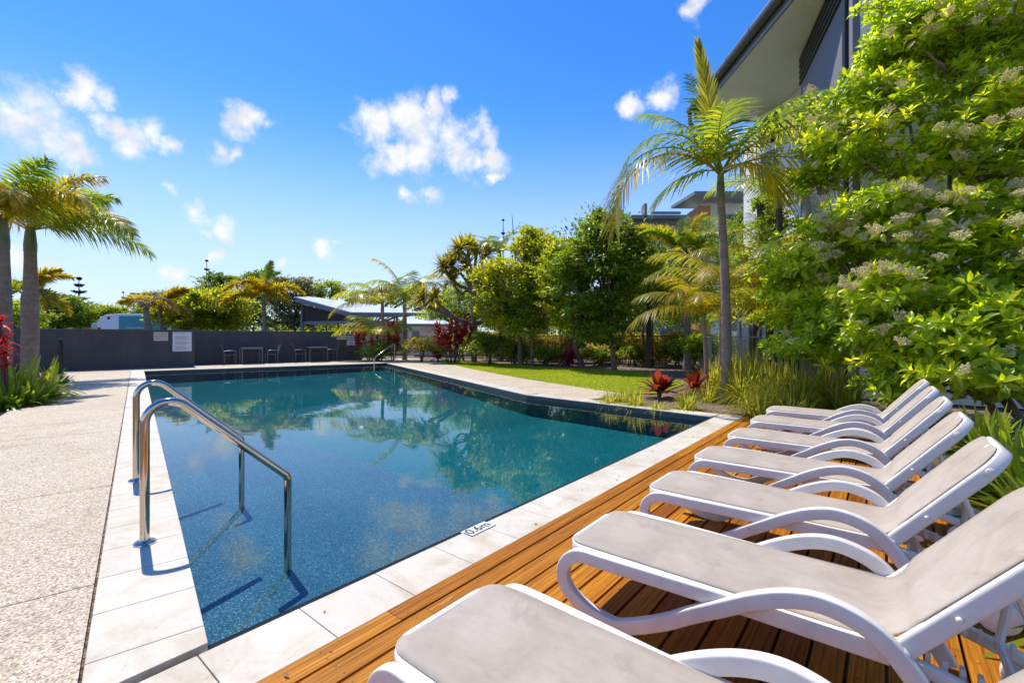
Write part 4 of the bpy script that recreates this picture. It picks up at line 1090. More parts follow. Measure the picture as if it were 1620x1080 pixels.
def tree(name, label, cat_, base, blobs, m, nleaf, ll, trunk_r, group=None, tm='bark', lean=(0, 0), fork=.55, crown_name='crown', stems=1):
    base = Vector(base); root = empty(name, base, label, cat_, group); b = np.array(base)
    blobs = list(blobs)
    for c, r in list(blobs):
        for _ in range(4):
            u_ = unit(RNG.normal(0, 1, 3)); u_[2] = abs(u_[2]) * .9 - .2
            blobs.append((tuple(np.array(c) + u_ * np.array(r) * RNG.uniform(.8, 1.02)), tuple(np.array(r) * RNG.uniform(.26, .48))))
    vol = np.array([r[0] * r[1] * r[2] for _, r in blobs]); share = vol ** .7 / (vol ** .7).sum()
    parts = []; tb = MB()
    cens = [np.array(c) - b for c, _ in blobs]
    cz = min(c[2] for c in cens); top = np.mean(cens, 0)
    for s_ in range(stems):
        ox = 0 if stems == 1 else random.uniform(-.5, .5) * trunk_r * 8
        oy = 0 if stems == 1 else random.uniform(-.5, .5) * trunk_r * 8
        k = 7; fk = np.array([top[0] * fork + ox * .3, top[1] * fork, max(cz * .72, top[2] * fork)])
        pts = [(ox + (fk[0] - ox) * (i / k) ** 1.3 + random.uniform(-1, 1) * trunk_r * .4 * (0 < i < k), oy + (fk[1] - oy) * (i / k) ** 1.3, -.05 + (fk[2] + .05) * i / k) for i in range(k + 1)]
        tb.tube(pts, [trunk_r * (1.3 if i == 0 else 1 - .45 * i / k) for i in range(k + 1)], 9)
    lb = MB()
    for (c, r), sh, cc in zip(blobs, share, cens):
        n_ = int(nleaf * sh); r = np.array(r, float)
        nc = max(6, int(14 * sh * len(blobs)))
        n_ = int(n_ * .8); p, out, tone, cl = blob_points(cc, r, n_, nc)
        ax = unit(out + RNG.normal(0, .75, (n_, 3)) - np.array([0, 0, .25])); nr = unit(out + np.array([0, 0, .8]) + RNG.normal(0, .55, (n_, 3)))
        parts.append(leaves(p, ax, nr, ll * RNG.uniform(.65, 1.25, n_), ll * RNG.uniform(.34, .5, n_), rnd=np.clip(RNG.normal(.42, .18, n_) + tone, 0, 1)))
        st = Vector(fk); e = Vector(cc)
        lb.tube(spline([st, st.lerp(e, .5) + Vector((random.uniform(-.2, .2), random.uniform(-.2, .2), .1)) * float(r.mean()) * .5, e], 4), [trunk_r * (.55 - .35 * i / 8) for i in range(9)], 6)
        for q in cl[:: max(1, len(cl) // 4)]:
            lb.tube([e.lerp(st, .3), (e + Vector(q)) / 2 + Vector((0, 0, -.05)), Vector(q)], [trunk_r * .22, trunk_r * .13, trunk_r * .05], 5)
    tb.build('trunk', M[tm], root, smooth=True); lb.build('limb', M[tm], root, smooth=True)
    vv, ff, r = cat(parts); npmesh(crown_name, vv, ff, r, M[m], root)
    return root
def E_(px, py, d, rx, ry, dy=None):
    s_ = d / F; c = P(px, py, d); rx *= s_; ry *= s_
    return (tuple(c), (rx, (dy if dy is not None else rx), ry))
TL = 'broadleaf trees beyond the lawn'
tree('broadleaf_tree', 'yellow green leafy tree with a pale trunk in the middle of the lawn edge', 'tree', BX(824, 24.6), [E_(800, 455, 24.4, 42, 44), E_(845, 430, 24.8, 36, 58), E_(780, 490, 24.2, 26, 26), E_(850, 490, 24.4, 36, 34), E_(835, 395, 25, 22, 34), E_(800, 515, 24.2, 32, 18), E_(770, 450, 24.6, 22, 26)], 'leaf_yel', 20000, .23, .16, TL)
tree('broadleaf_tree', 'slim leafy tree with thin pale trunk on the lawn edge, foliage low over the shrubs', 'tree', BX(841.5, 23.6), [E_(838, 520, 23.5, 26, 24), E_(862, 475, 23.6, 22, 30), E_(826, 478, 23.4, 18, 26)], 'leaf_mid', 9000, .20, .09, TL)
tree('broadleaf_tree', 'big round dark green tree, tallest of the row beyond the lawn', 'tree', BX(972, 20.6), [E_(945, 420, 21.2, 62, 66), E_(960, 366, 21.6, 36, 30), E_(905, 452, 20.8, 34, 44), E_(985, 470, 20.6, 40, 48), E_(940, 500, 20.4, 44, 36), E_(1000, 420, 21.5, 34, 48), E_(985, 520, 20.4, 22, 20), E_(950, 530, 20.3, 38, 22), E_(915, 515, 20.6, 26, 24)], 'leaf_dark', 32000, .23, .12, TL)
tree('broadleaf_tree', 'leafy tree with yellow tipped foliage left of the big round one', 'tree', BX(919, 23.5), [E_(886, 462, 22.2, 34, 42), E_(880, 420, 22.8, 24, 32), E_(900, 505, 22.0, 30, 24)], 'leaf_yel', 11000, .22, .17, TL)
tree('broadleaf_tree', 'dark leafy tree filling the gap under the curled yellow palm frond', 'tree', BX(1018, 25), [E_(1010, 470, 24.5, 34, 60), E_(1050, 470, 25.5, 36, 46)], 'leaf_dark', 13000, .23, .12, TL)
TB = 'trees massed beyond the fence'
for i, (px, d, bl_, m, lab) in enumerate([
    (720, 41, [E_(720, 490, 41, 40, 40), E_(690, 505, 40, 30, 30)], 'leaf_mid', 'green tree behind the forked dragon tree'),
    (790, 44, [E_(790, 480, 44, 50, 46), E_(760, 450, 45, 24, 24)], 'leaf_mid', 'green tree in the shade behind the middle trees'),
    (880, 46, [E_(880, 470, 46, 55, 50), E_(925, 490, 45, 40, 36)], 'leaf_dark', 'dark tree behind the big round one'),
    (1075, 33, [E_(1075, 440, 33, 46, 62), E_(1105, 385, 33, 34, 34), E_(1160, 395, 32, 40, 50), E_(1190, 350, 32, 26, 26), E_(1110, 490, 32, 40, 36), E_(1040, 505, 32, 34, 30)], 'leaf_dark', 'dark tree behind the bushy foxtail palm'),
    (1185, 16.4, [E_(1178, 490, 16.2, 44, 34), E_(1205, 425, 16.6, 36, 46), E_(1230, 380, 16.8, 36, 40), E_(1215, 335, 17.2, 28, 28), E_(1170, 440, 17, 26, 36), E_(1235, 470, 16.2, 34, 40)], 'leaf_mid', 'leafy tree screening the big building behind the palms'),
    (1255, 15.6, [E_(1262, 478, 14.2, 44, 38), E_(1225, 505, 14.4, 40, 26), E_(1290, 440, 14.8, 36, 46)], 'leaf_yel', 'sunlit yellow green bushy tree against the building, under the palms')]):
    if d > 26: bl_ = bl_ + [E_(px - 6, 512, d - .5, 46, 24), E_(px + 30, 500, d, 40, 30)]
    tree('background_tree', lab, 'tree', BX(px, d), bl_, m, 15000 if d > 26 else 11000, .24 if d > 30 else .16, .15, TB, tm='darkbark')
TW = 'trees behind the charcoal wall'
for px, d, bl_, m, lab, nl in [
    (300, 46, [E_(285, 492, 46, 34, 28), E_(320, 490, 46.5, 30, 26), E_(262, 500, 45.5, 22, 22)], 'leaf_yel', 'light green bushy tree behind the wall above the beige sign', 9000),
    (352, 49, [E_(345, 490, 49, 34, 30), E_(375, 494, 49, 26, 26)], 'leaf_yel', 'light green bushy tree behind the left table', 8000),
    (345, 56, [E_(338, 452, 56, 20, 20), E_(360, 448, 56, 14, 16), E_(330, 475, 56, 24, 20)], 'leaf_dark', 'dark tree rising over the light green bushes beside a pine', 6000),
    (400, 57, [E_(398, 450, 57, 16, 16), E_(415, 446, 57, 18, 14), E_(404, 478, 57, 26, 24)], 'leaf_dark', 'dark green tree rising behind the bright yellow palm', 6000),
    (470, 47, [E_(455, 462, 47, 30, 24), E_(482, 456, 47, 16, 18), E_(462, 500, 46, 30, 26), E_(440, 478, 48, 20, 26)], 'leaf_olive', 'sparse olive grey tree at the left end of the pavilion roof', 6000),
    (520, 62, [E_(522, 462, 62, 26, 18), E_(500, 466, 62, 16, 12)], 'leaf_mid', 'round green tree behind the pavilion roof', 5000),
    (95, 54, [E_(100, 496, 54, 32, 26), E_(72, 500, 53, 26, 24), E_(95, 478, 55, 18, 14)], 'leaf_dark', 'dark tree behind the wall beside the thick palm trunk', 7000),
    (150, 58, [E_(150, 502, 58, 30, 18), E_(172, 500, 58, 22, 14)], 'leaf_mid', 'green rounded tree behind the white truck', 6000),
    (212, 64, [E_(212, 498, 64, 20, 18), E_(200, 506, 63, 16, 12)], 'leaf_dark', 'dark tree behind the teal truck box', 4000),
    (20, 48, [E_(20, 500, 46, 40, 24)], 'leaf_mid', 'green tree behind the wall at the left edge', 4000),
    (560, 58, [E_(575, 474, 60, 26, 14), E_(640, 476, 60, 26, 16), E_(680, 482, 58, 26, 16)], 'leaf_mid', 'long low tree behind the right side of the pavilion', 5000)]:
    bl_ = bl_ + [E_(px, 513, d - .5, 30, 17)]
    tree('background_tree', lab, 'tree', BX(px, d), bl_, m, int(nl * 1.5), .36, .16, TW, tm='darkbark')

# ------------------------------------------------------------------ Norfolk pines
def pine(label, px, py_top, d, w_px, full=True):
    base = BX(px, d); top = P(px, py_top, d); h = top.z
    root = empty('norfolk_pine', base, label, 'pine tree', 'Norfolk pines on the skyline')
    MB().tube([(0, 0, 0), (0, 0, h * .6), (0, 0, h)], [.25, .16, .03], 7).build('trunk', M['darkbark'], root)
    wid = w_px * d / F / 2; span = h * .62; lay = 7; ps = []
    bb, dd_, ll_ = [], [], []
    for i in range(lay):
        t = i / (lay - 1); z = h - span * (1 - t) ** 1.0 * 1.0 - .2; rr = wid * (1 - t * .92)
        for j in range(7):
            a = j * 2 * math.pi / 7 + i * .5
            ax = np.array([math.cos(a), math.sin(a), .22])
            for q in np.linspace(.12, 1, 14):
                p = np.array([0, 0, z]) + ax * rr * q + np.array([0, 0, .12 * rr * q * q])
                for _ in range(5):
                    bb.append(p); v_ = unit(ax * .9 + RNG.normal(0, .5, 3)); dd_.append(v_); ll_.append(.15 * wid * (1.3 - .6 * q))
    bb, dd_ = np.array(bb), np.array(dd_)
    vv, ff, r = leaves(bb, dd_, np.tile(np.array([0, 0, 1.0]), (len(bb), 1)) + RNG.normal(0, .5, bb.shape), np.array(ll_), np.array(ll_) * .35)
    npmesh('foliage', vv, ff, r, M['pine'], root)
pine('widest tiered pine on the skyline, left of the white truck', 125, 439, 80, 44)
pine('small pine on the skyline between the thick palm trunk and the tiered pine', 67, 436, 90, 30)
pine('pine with bare tiers beside the distant long roof', 195, 461, 100, 20)
pine('tall narrow pine rising out of the dark tree', 327, 411, 85, 28)
pine('tiny pine tip just over the distant long roof', 308, 455, 110, 9)
pine('narrow pine spire rising behind the middle trees', 796, 346, 60, 26)
pine('small pine tip on the skyline at the apartment block behind the big round tree', 980, 331, 70, 18)
sp_ = empty('bare_spear', BX(816, 29), 'bare thin spear leaf sticking up over the middle trees', 'palm spear')
MB().tube([(0, 0, 0), (0, 0, 6), Vector(P(810, 340, 29)) - Vector(BX(816, 29))], [.08, .06, .015], 6).build('spear', M['palmtrunk'], sp_)

# ------------------------------------------------------------------ dragon tree (forked, sword-leaf rosettes)
def rosette(p, up, n_, ln, wd_, droop, spread=(15, 95), seg=4):
    up = np.array(up, float); up /= np.linalg.norm(up)
    a = RNG.uniform(0, 2 * math.pi, n_); th = np.radians(RNG.uniform(*spread, n_))
    ref = np.array([1.0, 0, 0]) if abs(up[0]) < .8 else np.array([0, 1.0, 0])
    x = np.cross(up, ref); x /= np.linalg.norm(x); y = np.cross(up, x)
    d0 = np.cos(th)[:, None] * up + np.sin(th)[:, None] * (np.cos(a)[:, None] * x + np.sin(a)[:, None] * y)
    vv, ff, _, sg = blades(np.repeat(np.array(p, float)[None], n_, 0) + d0 * .02, d0, ln * RNG.uniform(.7, 1.15, n_), wd_ * RNG.uniform(.8, 1.2, n_), droop * np.sin(th), seg)
    return vv, ff, np.repeat(np.clip(RNG.normal(.5, .22, n_), 0, 1), sg)
def branchy(name, label, cat_, base, branches, m, r0, ln, wd_, group=None, nper=60, tm='bark'):
    base = Vector(base); root = empty(name, base, label, cat_, group); tb = MB(); parts = []
    for pts in branches:
        pp = [Vector(p) - base for p in pts]; sp = spline(pp, 4); k = len(sp)
        tb.tube(sp, [r0 * (1 - .62 * i / (k - 1)) for i in range(k)], 8)
        up = (sp[-1] - sp[-3]).normalized() + Vector((0, 0, .6))
        parts.append(rosette(sp[-1], up, nper, ln, wd_, .45))
    tb.build('trunk', M[tm], root, smooth=True)
    vv, ff, r = cat(parts); npmesh('foliage', vv, ff, r, M[m], root)
d = 27.5
def q_(px, py, dd=0): return P(px, py, d + dd)
T0 = BX(750, d)
br = [[T0, q_(750, 520), q_(728, 508), q_(700, 487), q_(688, 472)], [T0, q_(750, 520), q_(722, 504), q_(680, 486), q_(668, 474)], [T0, q_(750, 520), q_(748, 470), q_(744, 430), q_(740, 392)],
      [T0, q_(750, 520), q_(748, 470), q_(735, 440), q_(715, 420)], [T0, q_(750, 520), q_(746, 465), q_(724, 450), q_(703, 424)], [T0, q_(750, 520), q_(747, 460), q_(730, 465), q_(716, 446)],
      [T0, q_(750, 520), q_(768, 505), q_(785, 492), q_(792, 478)], [T0, q_(750, 520), q_(748, 450), q_(758, 425), q_(768, 405)], [T0, q_(750, 520), q_(749, 470), q_(742, 445), q_(738, 425)], [T0, q_(750, 520), q_(749, 450, -1), q_(740, 410, -1), q_(728, 396, -1)], [T0, q_(750, 520), q_(751, 450, 1), q_(752, 415, 1), q_(754, 398, 1)]]
branchy('dragon_tree', 'forked dragon tree with sword leaf tufts behind the crimson shrub', 'tree', T0, br, 'dragon', .17, 1.2, .11, None, 110)

# ------------------------------------------------------------------ crimson cordylines, bromeliads
def cordyline(label, px, d, stems, group='crimson leaved cordylines', ln=.65, wd_=.12, m='red'):
    base = BX(px, d); root = empty('cordyline', base, label, 'cordyline', group); tb = MB(); parts = []
    for sx, sy in stems:
        e = P(sx, sy, d + RNG.uniform(-.3, .3)) - base
        tb.tube([Vector((e.x * .3, e.y * .5, 0)), Vector((e.x * .7, e.y, e.z * .5)), e], [.035, .03, .02], 6)
        for t in (.62, .8, 1.0): parts.append(rosette(Vector((e.x * (.7 + .3 * t), e.y, e.z * t)), (0, 0, 1), 17, ln, wd_, .5, (15, 100), 3))
    tb.build('stem', M['darkbark'], root); vv, ff, r = cat(parts); npmesh('foliage', vv, ff, r, M[m], root)
cordyline('large crimson cordyline under the forked dragon tree', 716, 26, [(700, 528), (712, 520), (722, 512), (730, 525), (738, 505), (708, 538), (725, 538), (745, 522), (692, 520)])
cordyline('dark crimson cordyline between the two palms by the pavilion', 622, 29, [(615, 520), (622, 510), (630, 522), (626, 535)])
cordyline('low crimson cordyline beside the end of the charcoal wall', 590, 29.5, [(565, 528), (575, 525), (598, 530), (588, 538)], ln=.5)
cordyline('red cordyline in the shade in front of the black fence, mid lawn', 900, 23.5, [(896, 560), (904, 558), (900, 568)], ln=.5)
cordyline('pink red cordyline at the left edge of the photo', 4, 9.6, [(0, 512), (8, 540), (-6, 550)], ln=.30, wd_=.055)
cordyline('small red cordyline high among the middle tree foliage', 811, 26.2, [(806, 494), (816, 492)], ln=.45)
def brom(label, px, py, ln, n_=46, gr='red bromeliads beside the lawn', wd_=.10, zc=.16):
    base = G(px, py); root = empty('bromeliad', base, label, 'bromeliad', gr)
    MB().lathe([(.05, 0), (.06, zc)], n=10).build('stem', M['darkbark'], root)
    parts = []
    for sp, k in (((10, 38), .30), ((34, 62), .38), ((58, 86), .32)):
        n1 = int(n_ * k); a = np.arange(n1) * 2.39996 + RNG.normal(0, .1, n1); th = np.radians(RNG.uniform(*sp, n1))
        d0 = np.stack([np.sin(th) * np.cos(a), np.sin(th) * np.sin(a), np.cos(th)], 1)
        vv, ff, _, sg = blades(np.tile(np.array([0, 0, zc]), (n1, 1)) + d0 * .03, d0, ln * RNG.uniform(.75, 1.1, n1), wd_ * RNG.uniform(.85, 1.15, n1), .35 * np.sin(th), 5, np.array([.8, .95, 1, 1, .8, .06]))
        parts.append((vv, ff, np.repeat(np.clip(RNG.normal(.45 + .1 * (sp[0] > 50), .2, n1), 0, 1), sg)))
    vv, ff, r = cat(parts); npmesh('foliage', vv, ff, r, M['brom'], root)
brom('large red bromeliad at the lawn corner, left one of the pair', 1043, 628, .66, 32, wd_=.19, zc=.12)
brom('smaller red bromeliad half behind the grass, right one of the pair', 1099, 622, .56, 26, wd_=.17, zc=.12)
brom('distant orange red bromeliad at the far end of the lawn', 693, 571.5, 1.05, 40, wd_=.19)

# ------------------------------------------------------------------ tussocks, strap leaves
def tuft(name, label, cat_, base, n_, ln, wd_, m, group, spread=(5, 75), droop=.5, rad=.12, seg=5, zsc=1):
    root = empty(name, base, label, cat_, group)
    a = RNG.uniform(0, 2 * math.pi, n_); th = np.radians(RNG.uniform(*spread, n_)); rr = rad * np.sqrt(RNG.random(n_)); a2 = a + RNG.normal(0, .6, n_)
    b0 = np.stack([rr * np.cos(a2), rr * np.sin(a2), np.full(n_, -.03)], 1)
    d0 = np.stack([np.sin(th) * np.cos(a), np.sin(th) * np.sin(a), np.cos(th)], 1)
    vv, ff, _, sg = blades(b0, d0, ln * RNG.uniform(.55, 1.15, n_), wd_ * RNG.uniform(.7, 1.25, n_), droop * np.sin(th + .25), seg)
    npmesh('foliage', vv, ff, np.repeat(np.clip(RNG.beta(2, 2.4, n_), 0, 1), sg), M[m], root)
GT = 'grass tussocks at the end of the deck'
TU = [(1175, 634, 1.15, 260, 'tall tussock grass leftmost of the tussocks, in front of the tall palm trunk'), (1222, 640, 1.25, 280, 'tall tussock grass behind the farthest lounger foot, second tussock from the left'),
      (1262, 648, 1.15, 260, 'thick straw tinged tussock grass in the middle of the tussock row'), (1305, 644, 1.15, 240, 'tussock grass beside the dry twiggy shrub, right end of the tussock row'), (1205, 656, .8, 160, 'lower tussock grass spilling onto the deck end'), (1250, 660, .7, 140, 'short tussock grass right behind the end of the boards'), (1150, 610, 1.1, 180, 'tussock grass at the foot of the tall palm, farthest back'), (1128, 618, 1.0, 200, 'tussock grass between the smaller bromeliad and the tall palm trunk'), (1330, 655, .95, 200, 'tussock grass under the flowering shrub beside the farthest lounger'), (1190, 622, 1.3, 240, 'tallest tussock grass right behind the front row, right of the tall palm trunk')]
for px, py, ln, n_, lab in TU: tuft('tussock_grass', lab, 'grass clump', G(px, py), int(n_ * 1.7), ln * 1.15, .026, 'grassy', GT, (2, 66), .58, .26)
for px, py, ln, n_, lab in [(965, 636, .42, 170, 'small fine grass tuft nearest the lawn on the pool edge'), (1005, 640, .52, 190, 'small yellow green grass tuft between the lawn and the big bromeliad'), (985, 632, .38, 130, 'small grass tuft hiding behind the two on the pool edge'), (1086, 646, .60, 190, 'grass tuft in front of the smaller bromeliad by the pool corner'), (1040, 646, .30, 110, 'low grey green tuft under the big bromeliad'), (1120, 632, .6, 150, 'grass tuft between the smaller bromeliad and the tall tussocks')]:
    tuft('grass_tuft', lab, 'grass tuft', G(px, py), int(n_ * 1.4), ln, .015, 'grassy', 'grass tufts on the pool edge', (2, 80), .6, .14)
LG = 'strappy lilies behind the loungers'
LI = [(3.1, 3.05), (3.55, 3.2), (4.05, 2.98), (4.5, 3.25), (5.0, 3.0), (5.5, 3.15), (6.05, 2.98), (6.6, 3.1), (7.15, 2.95), (3.3, 3.6), (4.2, 3.65), (5.2, 3.6), (2.6, 3.1)]
LW = ['nearest clump, at the right edge of the photo', 'beside the third backrest', 'behind the third backrest, nearer one', 'behind the third backrest, set back', 'behind the fourth backrest', 'right of the fourth backrest, set back', 'behind the fifth backrest', 'right of the sixth backrest', 'beside the farthest backrest', 'back row clump at the right edge', 'back row clump in the middle', 'back row clump under the flowering shrub', 'low clump by the second lounger head']
for (s, t), w_ in zip(LI, LW): tuft('lily_clump', 'bright green strappy lily, ' + w_, 'lily plant', D(s, t), 170, .88, .048, 'lily', LG, (8, 78), .62, .13, 6)
BG_ = 'leafy plants in the left bed'
for px, py, d, ln, n_, wd_, m, lab in [(40, 0, 10.4, 1.25, 120, .085, 'strap', 'tall upright strap leaved plant in front of the thick palm trunk'), (66, 0, 11.6, 1.1, 90, .08, 'strap', 'tall strap leaved plant leaning toward the bollard'), (18, 0, 9.6, .62, 150, .05, 'lily', 'low bright green plant at the left edge of the bed'), (45, 0, 9.9, .60, 160, .05, 'lily', 'low bright green plant in the middle of the bed front'), (70, 0, 11.0, .60, 140, .05, 'lily', 'low bright green plant near the bollard'), (8, 0, 11.4, 1.1, 90, .08, 'strap', 'strap leaved plant behind the pink red cordyline'), (88, 0, 13.5, .8, 90, .06, 'strap', 'strap leaved plant right at the bollard foot')]:
    tuft('bed_plant', lab, 'bed plant', BX(px - 6, d), int(n_ * .75), ln * 1.15, wd_ * 1.45, m, BG_, (5, 70), .62, .24, 5)
SG = 'dark shrubs along the far pool end'
def shrub(label, px, d, blobs, m='leaf_dark', n_=3500, ll=.16, group=SG, name='garden_shrub'):
    tree(name, label, 'shrub', BX(px, d), blobs, m, n_, ll, .05, group, tm='darkbark', crown_name='foliage', stems=3)
shrub('dark spreading shrub at the end of the charcoal wall', 600, 29.2, [E_(596, 556, 29, 24, 14), E_(618, 552, 29, 18, 16)], 'leaf_dark')
shrub('reddish brown low hedge shrub right of the far handrail', 665, 28, [E_(660, 550, 28, 26, 16), E_(690, 548, 28, 18, 14)], 'hedge')
shrub('dark rounded shrub under the dragon tree, right of the crimson cordyline', 775, 25, [E_(760, 550, 25, 26, 20), E_(790, 548, 25, 24, 22)], 'leaf_dark', 5000)
shrub('small shaded shrub between the slim trunks on the lawn edge', 885, 24.2, [E_(870, 560, 24.2, 18, 10), E_(935, 562, 24, 22, 10)], 'leaf_dark', 2500)
shrub('green shrub beside the crimson cordyline at the pool end', 732, 27.5, [E_(745, 535, 28, 20, 16), E_(700, 556, 28, 16, 10)], 'leaf_mid', 2500)
# far wood that closes the horizon
nb2 = 46000
fx = RNG.uniform(-110, 60, nb2); fd_ = 72 + RNG.normal(0, 3.5, nb2) + .12 * np.abs(fx)
hh = 3.0 + 1.2 * np.sin(fx * .31) + .9 * np.sin(fx * .83 + 1) + .5 * np.sin(fx * 2.1) + np.where(fx > 4, 2.2, 0)
fz = hh * RNG.beta(1.5, 1.05, nb2)
pp_ = np.stack([fx, fd_ - .8 * np.sqrt(np.maximum(0, 1 - fz / np.maximum(hh, .1))), fz], 1)
vv, ff, r = leaves(pp_, unit(RNG.normal(0, 1, (nb2, 3))), unit(RNG.normal(0, .6, (nb2, 3)) + np.array([0, -.5, .8])), .62 * RNG.uniform(.6, 1.3, nb2), .34)
tag(npmesh('far_trees', vv, ff, r, M['leaf_mid']), 'distant band of green trees along the horizon', 'trees', kind='stuff')
for px, d, rx, ry, m, lab in [(815, 25.6, 16, 15, 'leaf_mid', 'low green shrub at the foot of the yellow green tree'), (862, 25.3, 14, 12, 'leaf_dark', 'low dark shrub between the slim trunk and the red cordyline'), (945, 24.6, 18, 13, 'hedge', 'low brownish shrub in front of the black fence, left of the big tree trunk'),
        (1000, 24.0, 17, 12, 'leaf_dark', 'low dark shrub in front of the black fence, right of the big tree trunk'), (1068, 22.6, 20, 16, 'leaf_dark', 'dark shrub between the dark palm trunk and the leaning palm'), (1095, 18, 16, 18, 'leaf_mid', 'green shrub at the foot of the leaning palm behind the bromeliads')]:
    shrub(lab, px, d, [E_(px, 572 - ry - (d < 20) * 4, d, rx, ry), E_(px + rx * .7, 574 - ry * .8, d + .3, rx * .8, ry * .8)], m, 3200, .17, 'low shrubs along the lawn edge')
# clipped hedge beyond the fence
def hedge(label, a, b, th, z0, z1, n_, m='hedge', ll=.16):
    a, b = Vector(a), Vector(b); root = empty('hedge', a, label, 'hedge', 'hedges beyond the pool fence'); d_ = (b - a); L_ = d_.length; d_.normalize(); nn = Vector((-d_.y, d_.x, 0))
    t = RNG.uniform(0, L_, n_); q = RNG.normal(0, th * .4, n_); z = z0 + (z1 - z0) * RNG.beta(1.4, 1.0, n_) + .12 * np.sin(t * 2.1) + .06 * np.sin(t * 5.3)
    p = np.stack([d_.x * t + nn.x * q, d_.y * t + nn.y * q, z], 1)
    ax = unit(RNG.normal(0, 1, (n_, 3))); nr = unit(RNG.normal(0, .6, (n_, 3)) + np.array([0, -.3, .8]))
    vv, ff, r = leaves(p, ax, nr, ll * RNG.uniform(.6, 1.2, n_), ll * .45); npmesh('foliage', vv, ff, r, M[m], root)
    tb = MB()
    for i in range(int(L_ / .5)): tb.tube([d_ * (i * .5 + .2), d_ * (i * .5 + .25) + Vector((0, 0, z1 * .8))], [.025, .01], 5)
    tb.build('stem', M['darkbark'], root)
hedge('long reddish green clipped hedge behind the black fence', BX(760, 30.5), BX(1108, 24.6), .9, .05, 1.7, 38000)
hedge('dark green hedge behind the grey fence', BX(1108, 24.8), BX(1300, 16.6), .7, .15, 1.5, 9000, 'leaf_dark')

# ------------------------------------------------------------------ pool fences
def fence(label, pts, h, m, bay=2.4, gap=.105, r=.0085, lift=.09):
    pts = [Vector(p) for p in pts]; root = empty('pool_fence', pts[0], label, 'fence', 'pool fences'); o = pts[0]
    for a, b in zip(pts[:-1], pts[1:]):
        L_ = (b - a).length; nb = max(1, round(L_ / bay)); d_ = (b - a) / nb; e = d_.normalized(); rz = math.atan2(e.y, e.x)
        for i in range(nb):
            p0 = a + d_ * i - o; c = p0 + d_ / 2
            m_ = MB()
            for z in (lift + .05, h - .018): m_.box((c.x, c.y, z), (d_.length - .05, .03, .036), rz)
            k = int(d_.length / gap)
            for j in range(1, k):
                q = p0 + d_ * (j / k); m_.box((q.x, q.y, (lift + h) / 2), (r * 2, r * 2, h - lift - .05), rz)
            m_.build('panel', M[m], root)
            MB().box((p0.x, p0.y, h / 2), (.05, .05, h + .06), rz).build('post', M[m], root)
    p0 = pts[-1] - o; MB().box((p0.x, p0.y, h / 2), (.05, .05, h + .06)).build('post', M[m], root)
fence('black barred pool fence running behind the trees', [BX(665, 33), BX(770, 29), BX(1108, 23.2)], 1.56, 'fence_dark')
fence('blue grey barred pool fence behind the tall palm trunk', [BX(1108, 22.6), BX(1125, 16), BX(1268, 14.6)], 1.49, 'fence_grey', 2.2)
# ------------------------------------------------------------------ flowering shrubs behind the loungers
def whorls(pos, up, per, ll, parts, rs=None):
    n_ = len(pos); idx = np.repeat(np.arange(n_), per); N_ = n_ * per
    k = np.tile(np.arange(per), n_); a = k * 2.39996 + np.repeat(RNG.uniform(0, 6.28, n_), per)
    up_ = unit(up)[idx]; ref = np.where(np.abs(up_[:, :1]) < .8, np.array([[1.0, 0, 0]]), np.array([[0, 1.0, 0]]))
    x = unit(np.cross(up_, ref)); y = np.cross(up_, x)
    th = np.radians(np.interp(k, [0, per - 1], [28, 92])) + RNG.normal(0, .14, N_)
    ax = np.cos(th)[:, None] * up_ + np.sin(th)[:, None] * (np.cos(a)[:, None] * x + np.sin(a)[:, None] * y)
    base = pos[idx] - up_ * (np.interp(k, [0, per - 1], [0, .10]))[:, None] + ax * .012
    nr = unit(up_ - (up_ * ax).sum(1, keepdims=True) * ax + RNG.normal(0, .18, (N_, 3)))
    ln = ll * np.interp(k, [0, 2, per - 1], [.55, .9, 1.1]) * RNG.uniform(.8, 1.15, N_)
    tone = (RNG.uniform(-.18, .18, n_) if rs is None else rs)[idx]
    r = np.clip(np.interp(k, [0, per - 1], [.84, .42]) + RNG.normal(0, .12, N_) + tone, 0, 1)
    parts.append(leaves(base, ax, nr, ln, ln * RNG.uniform(.36, .46, N_), big=True, rnd=r))
def flower_mesh():
    n_ = 90; u_ = unit(RNG.normal(0, 1, (n_, 3))); u_[:, 2] = np.abs(u_[:, 2]) * .8
    p = u_ * np.array([.085, .085, .06]) * RNG.uniform(.55, 1.1, (n_, 1)); m = MB(); s_ = .0085
    for q in p:
        s2 = s_ * random.uniform(.7, 1.3); q = Vector(q)
        m.add([q + Vector(v_) * s2 for v_ in ((1,0,0),(0,1,0),(-1,0,0),(0,-1,0),(0,0,1),(0,0,-1))], [(0,1,4),(1,2,4),(2,3,4),(3,0,4),(1,0,5),(2,1,5),(3,2,5),(0,3,5)])
    for q in p[::4]: m.tube([Vector((0, 0, -.06)), Vector(q)], [.003, .0015], 4)
    return m
FL = None
